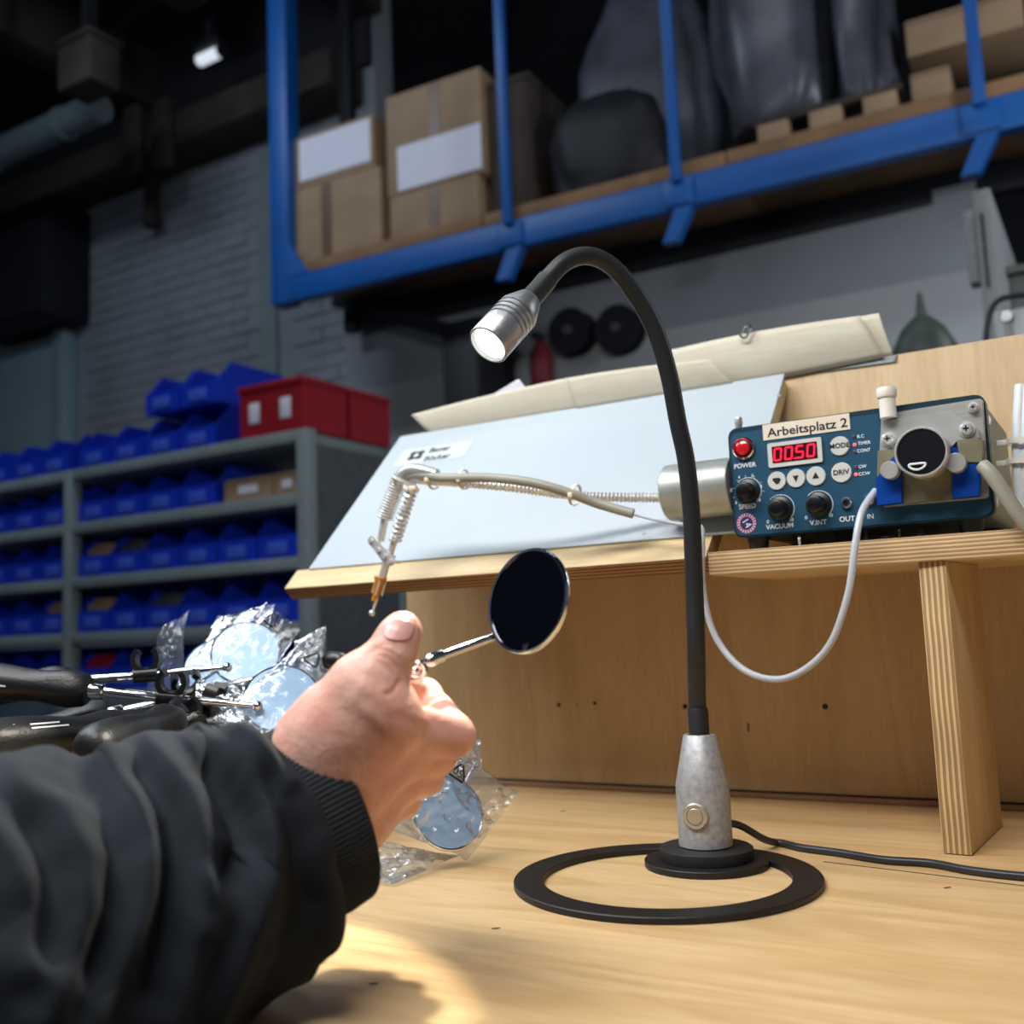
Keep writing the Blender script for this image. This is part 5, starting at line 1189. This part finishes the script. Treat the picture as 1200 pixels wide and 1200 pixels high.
# sleeve
SPTS = [(333, 977, .4790, .0470), (320, 983, .4755, .0515), (300, 993, .470, .0575), (258, 1015, .462, .0645), (150, 1066, .440, .0690), (20, 1112, .412, .0800), (-140, 1172, .378, .084), (-300, 1235, .35, .085)]
NS, NT = 330, 220
cen, rad = spline([A3(*q[:3]) for q in SPTS], NS, [q[3] for q in SPTS])
def tube_grid(cen, rad, nt):
    m = len(cen); P = np.zeros((m, nt, 3)); u = None
    for i in range(m):
        T = (cen[min(i + 1, m - 1)] - cen[max(i - 1, 0)]).normalized()
        if u is None: u = (V((0, 0, 1)) - T * T.z).normalized()
        u = (u - T * u.dot(T)).normalized(); v = T.cross(u)
        for j in range(nt):
            a = 2 * math.pi * j / nt; P[i, j] = cen[i] + (u * math.cos(a) + v * math.sin(a)) * rad[i]
    return P
def grid_normals(P, cen):
    du = np.roll(P, -1, 1) - np.roll(P, 1, 1); ds = np.gradient(P, axis=0); N = np.cross(du, ds); N /= np.linalg.norm(N, axis=2)[..., None] + 1e-12
    o = P - np.array([c[:] for c in cen])[:, None, :]; s = np.sign((N * o).sum(2)); return N * s[..., None]
P = tube_grid(cen, rad, NT)
cS = lambda pts: [(x * 0.41667, 800 + y * 0.41667) for x, y in pts]
ridges = [(cS([(290, 190), (370, 300), (415, 450), (410, 600), (350, 760), (250, 950), (200, 1000)]), .0060, 20), (cS([(430, 190), (530, 300), (572, 440), (560, 600), (530, 760), (470, 950), (440, 1050)]), .0062, 20),
          (cS([(560, 165), (690, 235), (755, 360), (765, 480), (725, 650), (650, 820), (580, 980)]), .0075, 18), (cS([(690, 160), (800, 290), (880, 450), (930, 620), (925, 760), (850, 900), (780, 1000)]), .0065, 18),
          (cS([(60, 290), (170, 370), (235, 500), (240, 640), (200, 800), (100, 950)]), .0070, 24), (cS([(600, 560), (620, 640), (590, 690)]), .0045, 20), (cS([(-40, 400), (60, 500), (110, 640), (80, 800)]), .005, 26),
          (cS([(640, 150), (720, 200), (800, 300)]), .004, 10)]
vall = [(cS([(200, 200), (300, 330), (335, 480), (320, 640), (260, 800)]), .0060, 20), (cS([(400, 240), (480, 360), (500, 500), (480, 680), (430, 860)]), .0060, 20),
        (cS([(590, 240), (660, 340), (690, 450), (650, 540)]), .0070, 17), (cS([(760, 290), (830, 430), (860, 600), (820, 780), (740, 950)]), .0060, 18), (cS([(100, 400), (150, 550), (130, 720)]), .005, 26)]
Nn = grid_normals(P, cen).reshape(-1, 3); Pf = P.reshape(-1, 3).copy(); p2 = to_px(Pf); fw = facing(Pf, Nn)
dd = np.zeros(len(Pf))
for ln, amp, wd in ridges: dd += amp * np.exp(-(line_dist(p2[:, :2], ln) / wd) ** 2)
for ln, amp, wd in vall: dd -= amp * np.exp(-(line_dist(p2[:, :2], ln) / wd) ** 2)
sN = np.array([noise.noise(V(p) * 22) * 0.0035 + noise.noise(V(p) * 60) * 0.0012 for p in Pf])
ring = np.repeat(np.sin(np.linspace(0, 1, NS) * 42.0), NT) * 0.0025 * (1 - fw)
ramp_s = np.repeat(np.clip((np.linspace(0, 1, NS) - 0.02) / 0.16, 0, 1), NT)
Pf = Pf + Nn * ((dd * fw + sN + ring) * ramp_s)[:, None]
Pf[:, 2] = np.maximum(Pf[:, 2], 0.0012)
Pg = Pf.reshape(NS, NT, 3)
inner = [cen[0] + (V(Pg[0, j]) - cen[0]) * 0.90 for j in range(NT)]
vs = [tuple(q) for q in inner] + [tuple(q) for q in Pf] + [tuple(cen[-1])]
idx = lambda i, j: i * NT + j % NT
fs = [(idx(i, j), idx(i + 1, j), idx(i + 1, j + 1), idx(i, j + 1)) for i in range(NS) for j in range(NT)]
fs += [(idx(NS, j), len(vs) - 1, idx(NS, j + 1)) for j in range(NT)]
sleeve = mesh_part('sleeve', vs, fs, M['sweat_black'], person)
# ribbed cuff
CP = [(322, 982, .4760, .0400), (336, 975, .4800, .0455), (362, 961, .4875, .0462), (392, 946, .4950, .0448)]
cc, cr = spline([A3(*q[:3]) for q in CP], 30, [q[3] for q in CP])
NC = 960
Pc = tube_grid(cc, cr, NC); o_ = Pc - np.array([c[:] for c in cc])[:, None, :]
rib = 0.00035 * np.cos(np.arange(NC) * 2 * math.pi * 120 / NC)
endr = np.array([-0.0022 if k == 29 else (-0.0008 if k == 28 else 0) for k in range(30)])
on = o_ / np.linalg.norm(o_, axis=2)[..., None]; Pc = Pc + on * (rib[None, :, None] + endr[:, None, None])
inn = np.array([c[:] for c in cc])[::-1, None, :] + (on[::-1]) * (np.array(cr)[::-1, None, None] - 0.0045)
allr = np.concatenate([Pc, inn[1:14]], 0); allr[..., 2] = np.maximum(allr[..., 2], 0.001)
m_ = allr.shape[0]; fs = [(i * NC + j, (i + 1) * NC + j, (i + 1) * NC + (j + 1) % NC, i * NC + (j + 1) % NC) for i in range(m_ - 1) for j in range(NC)]
mesh_part('cuff', allr.reshape(-1, 3), fs, M['cuff_black'], sleeve)
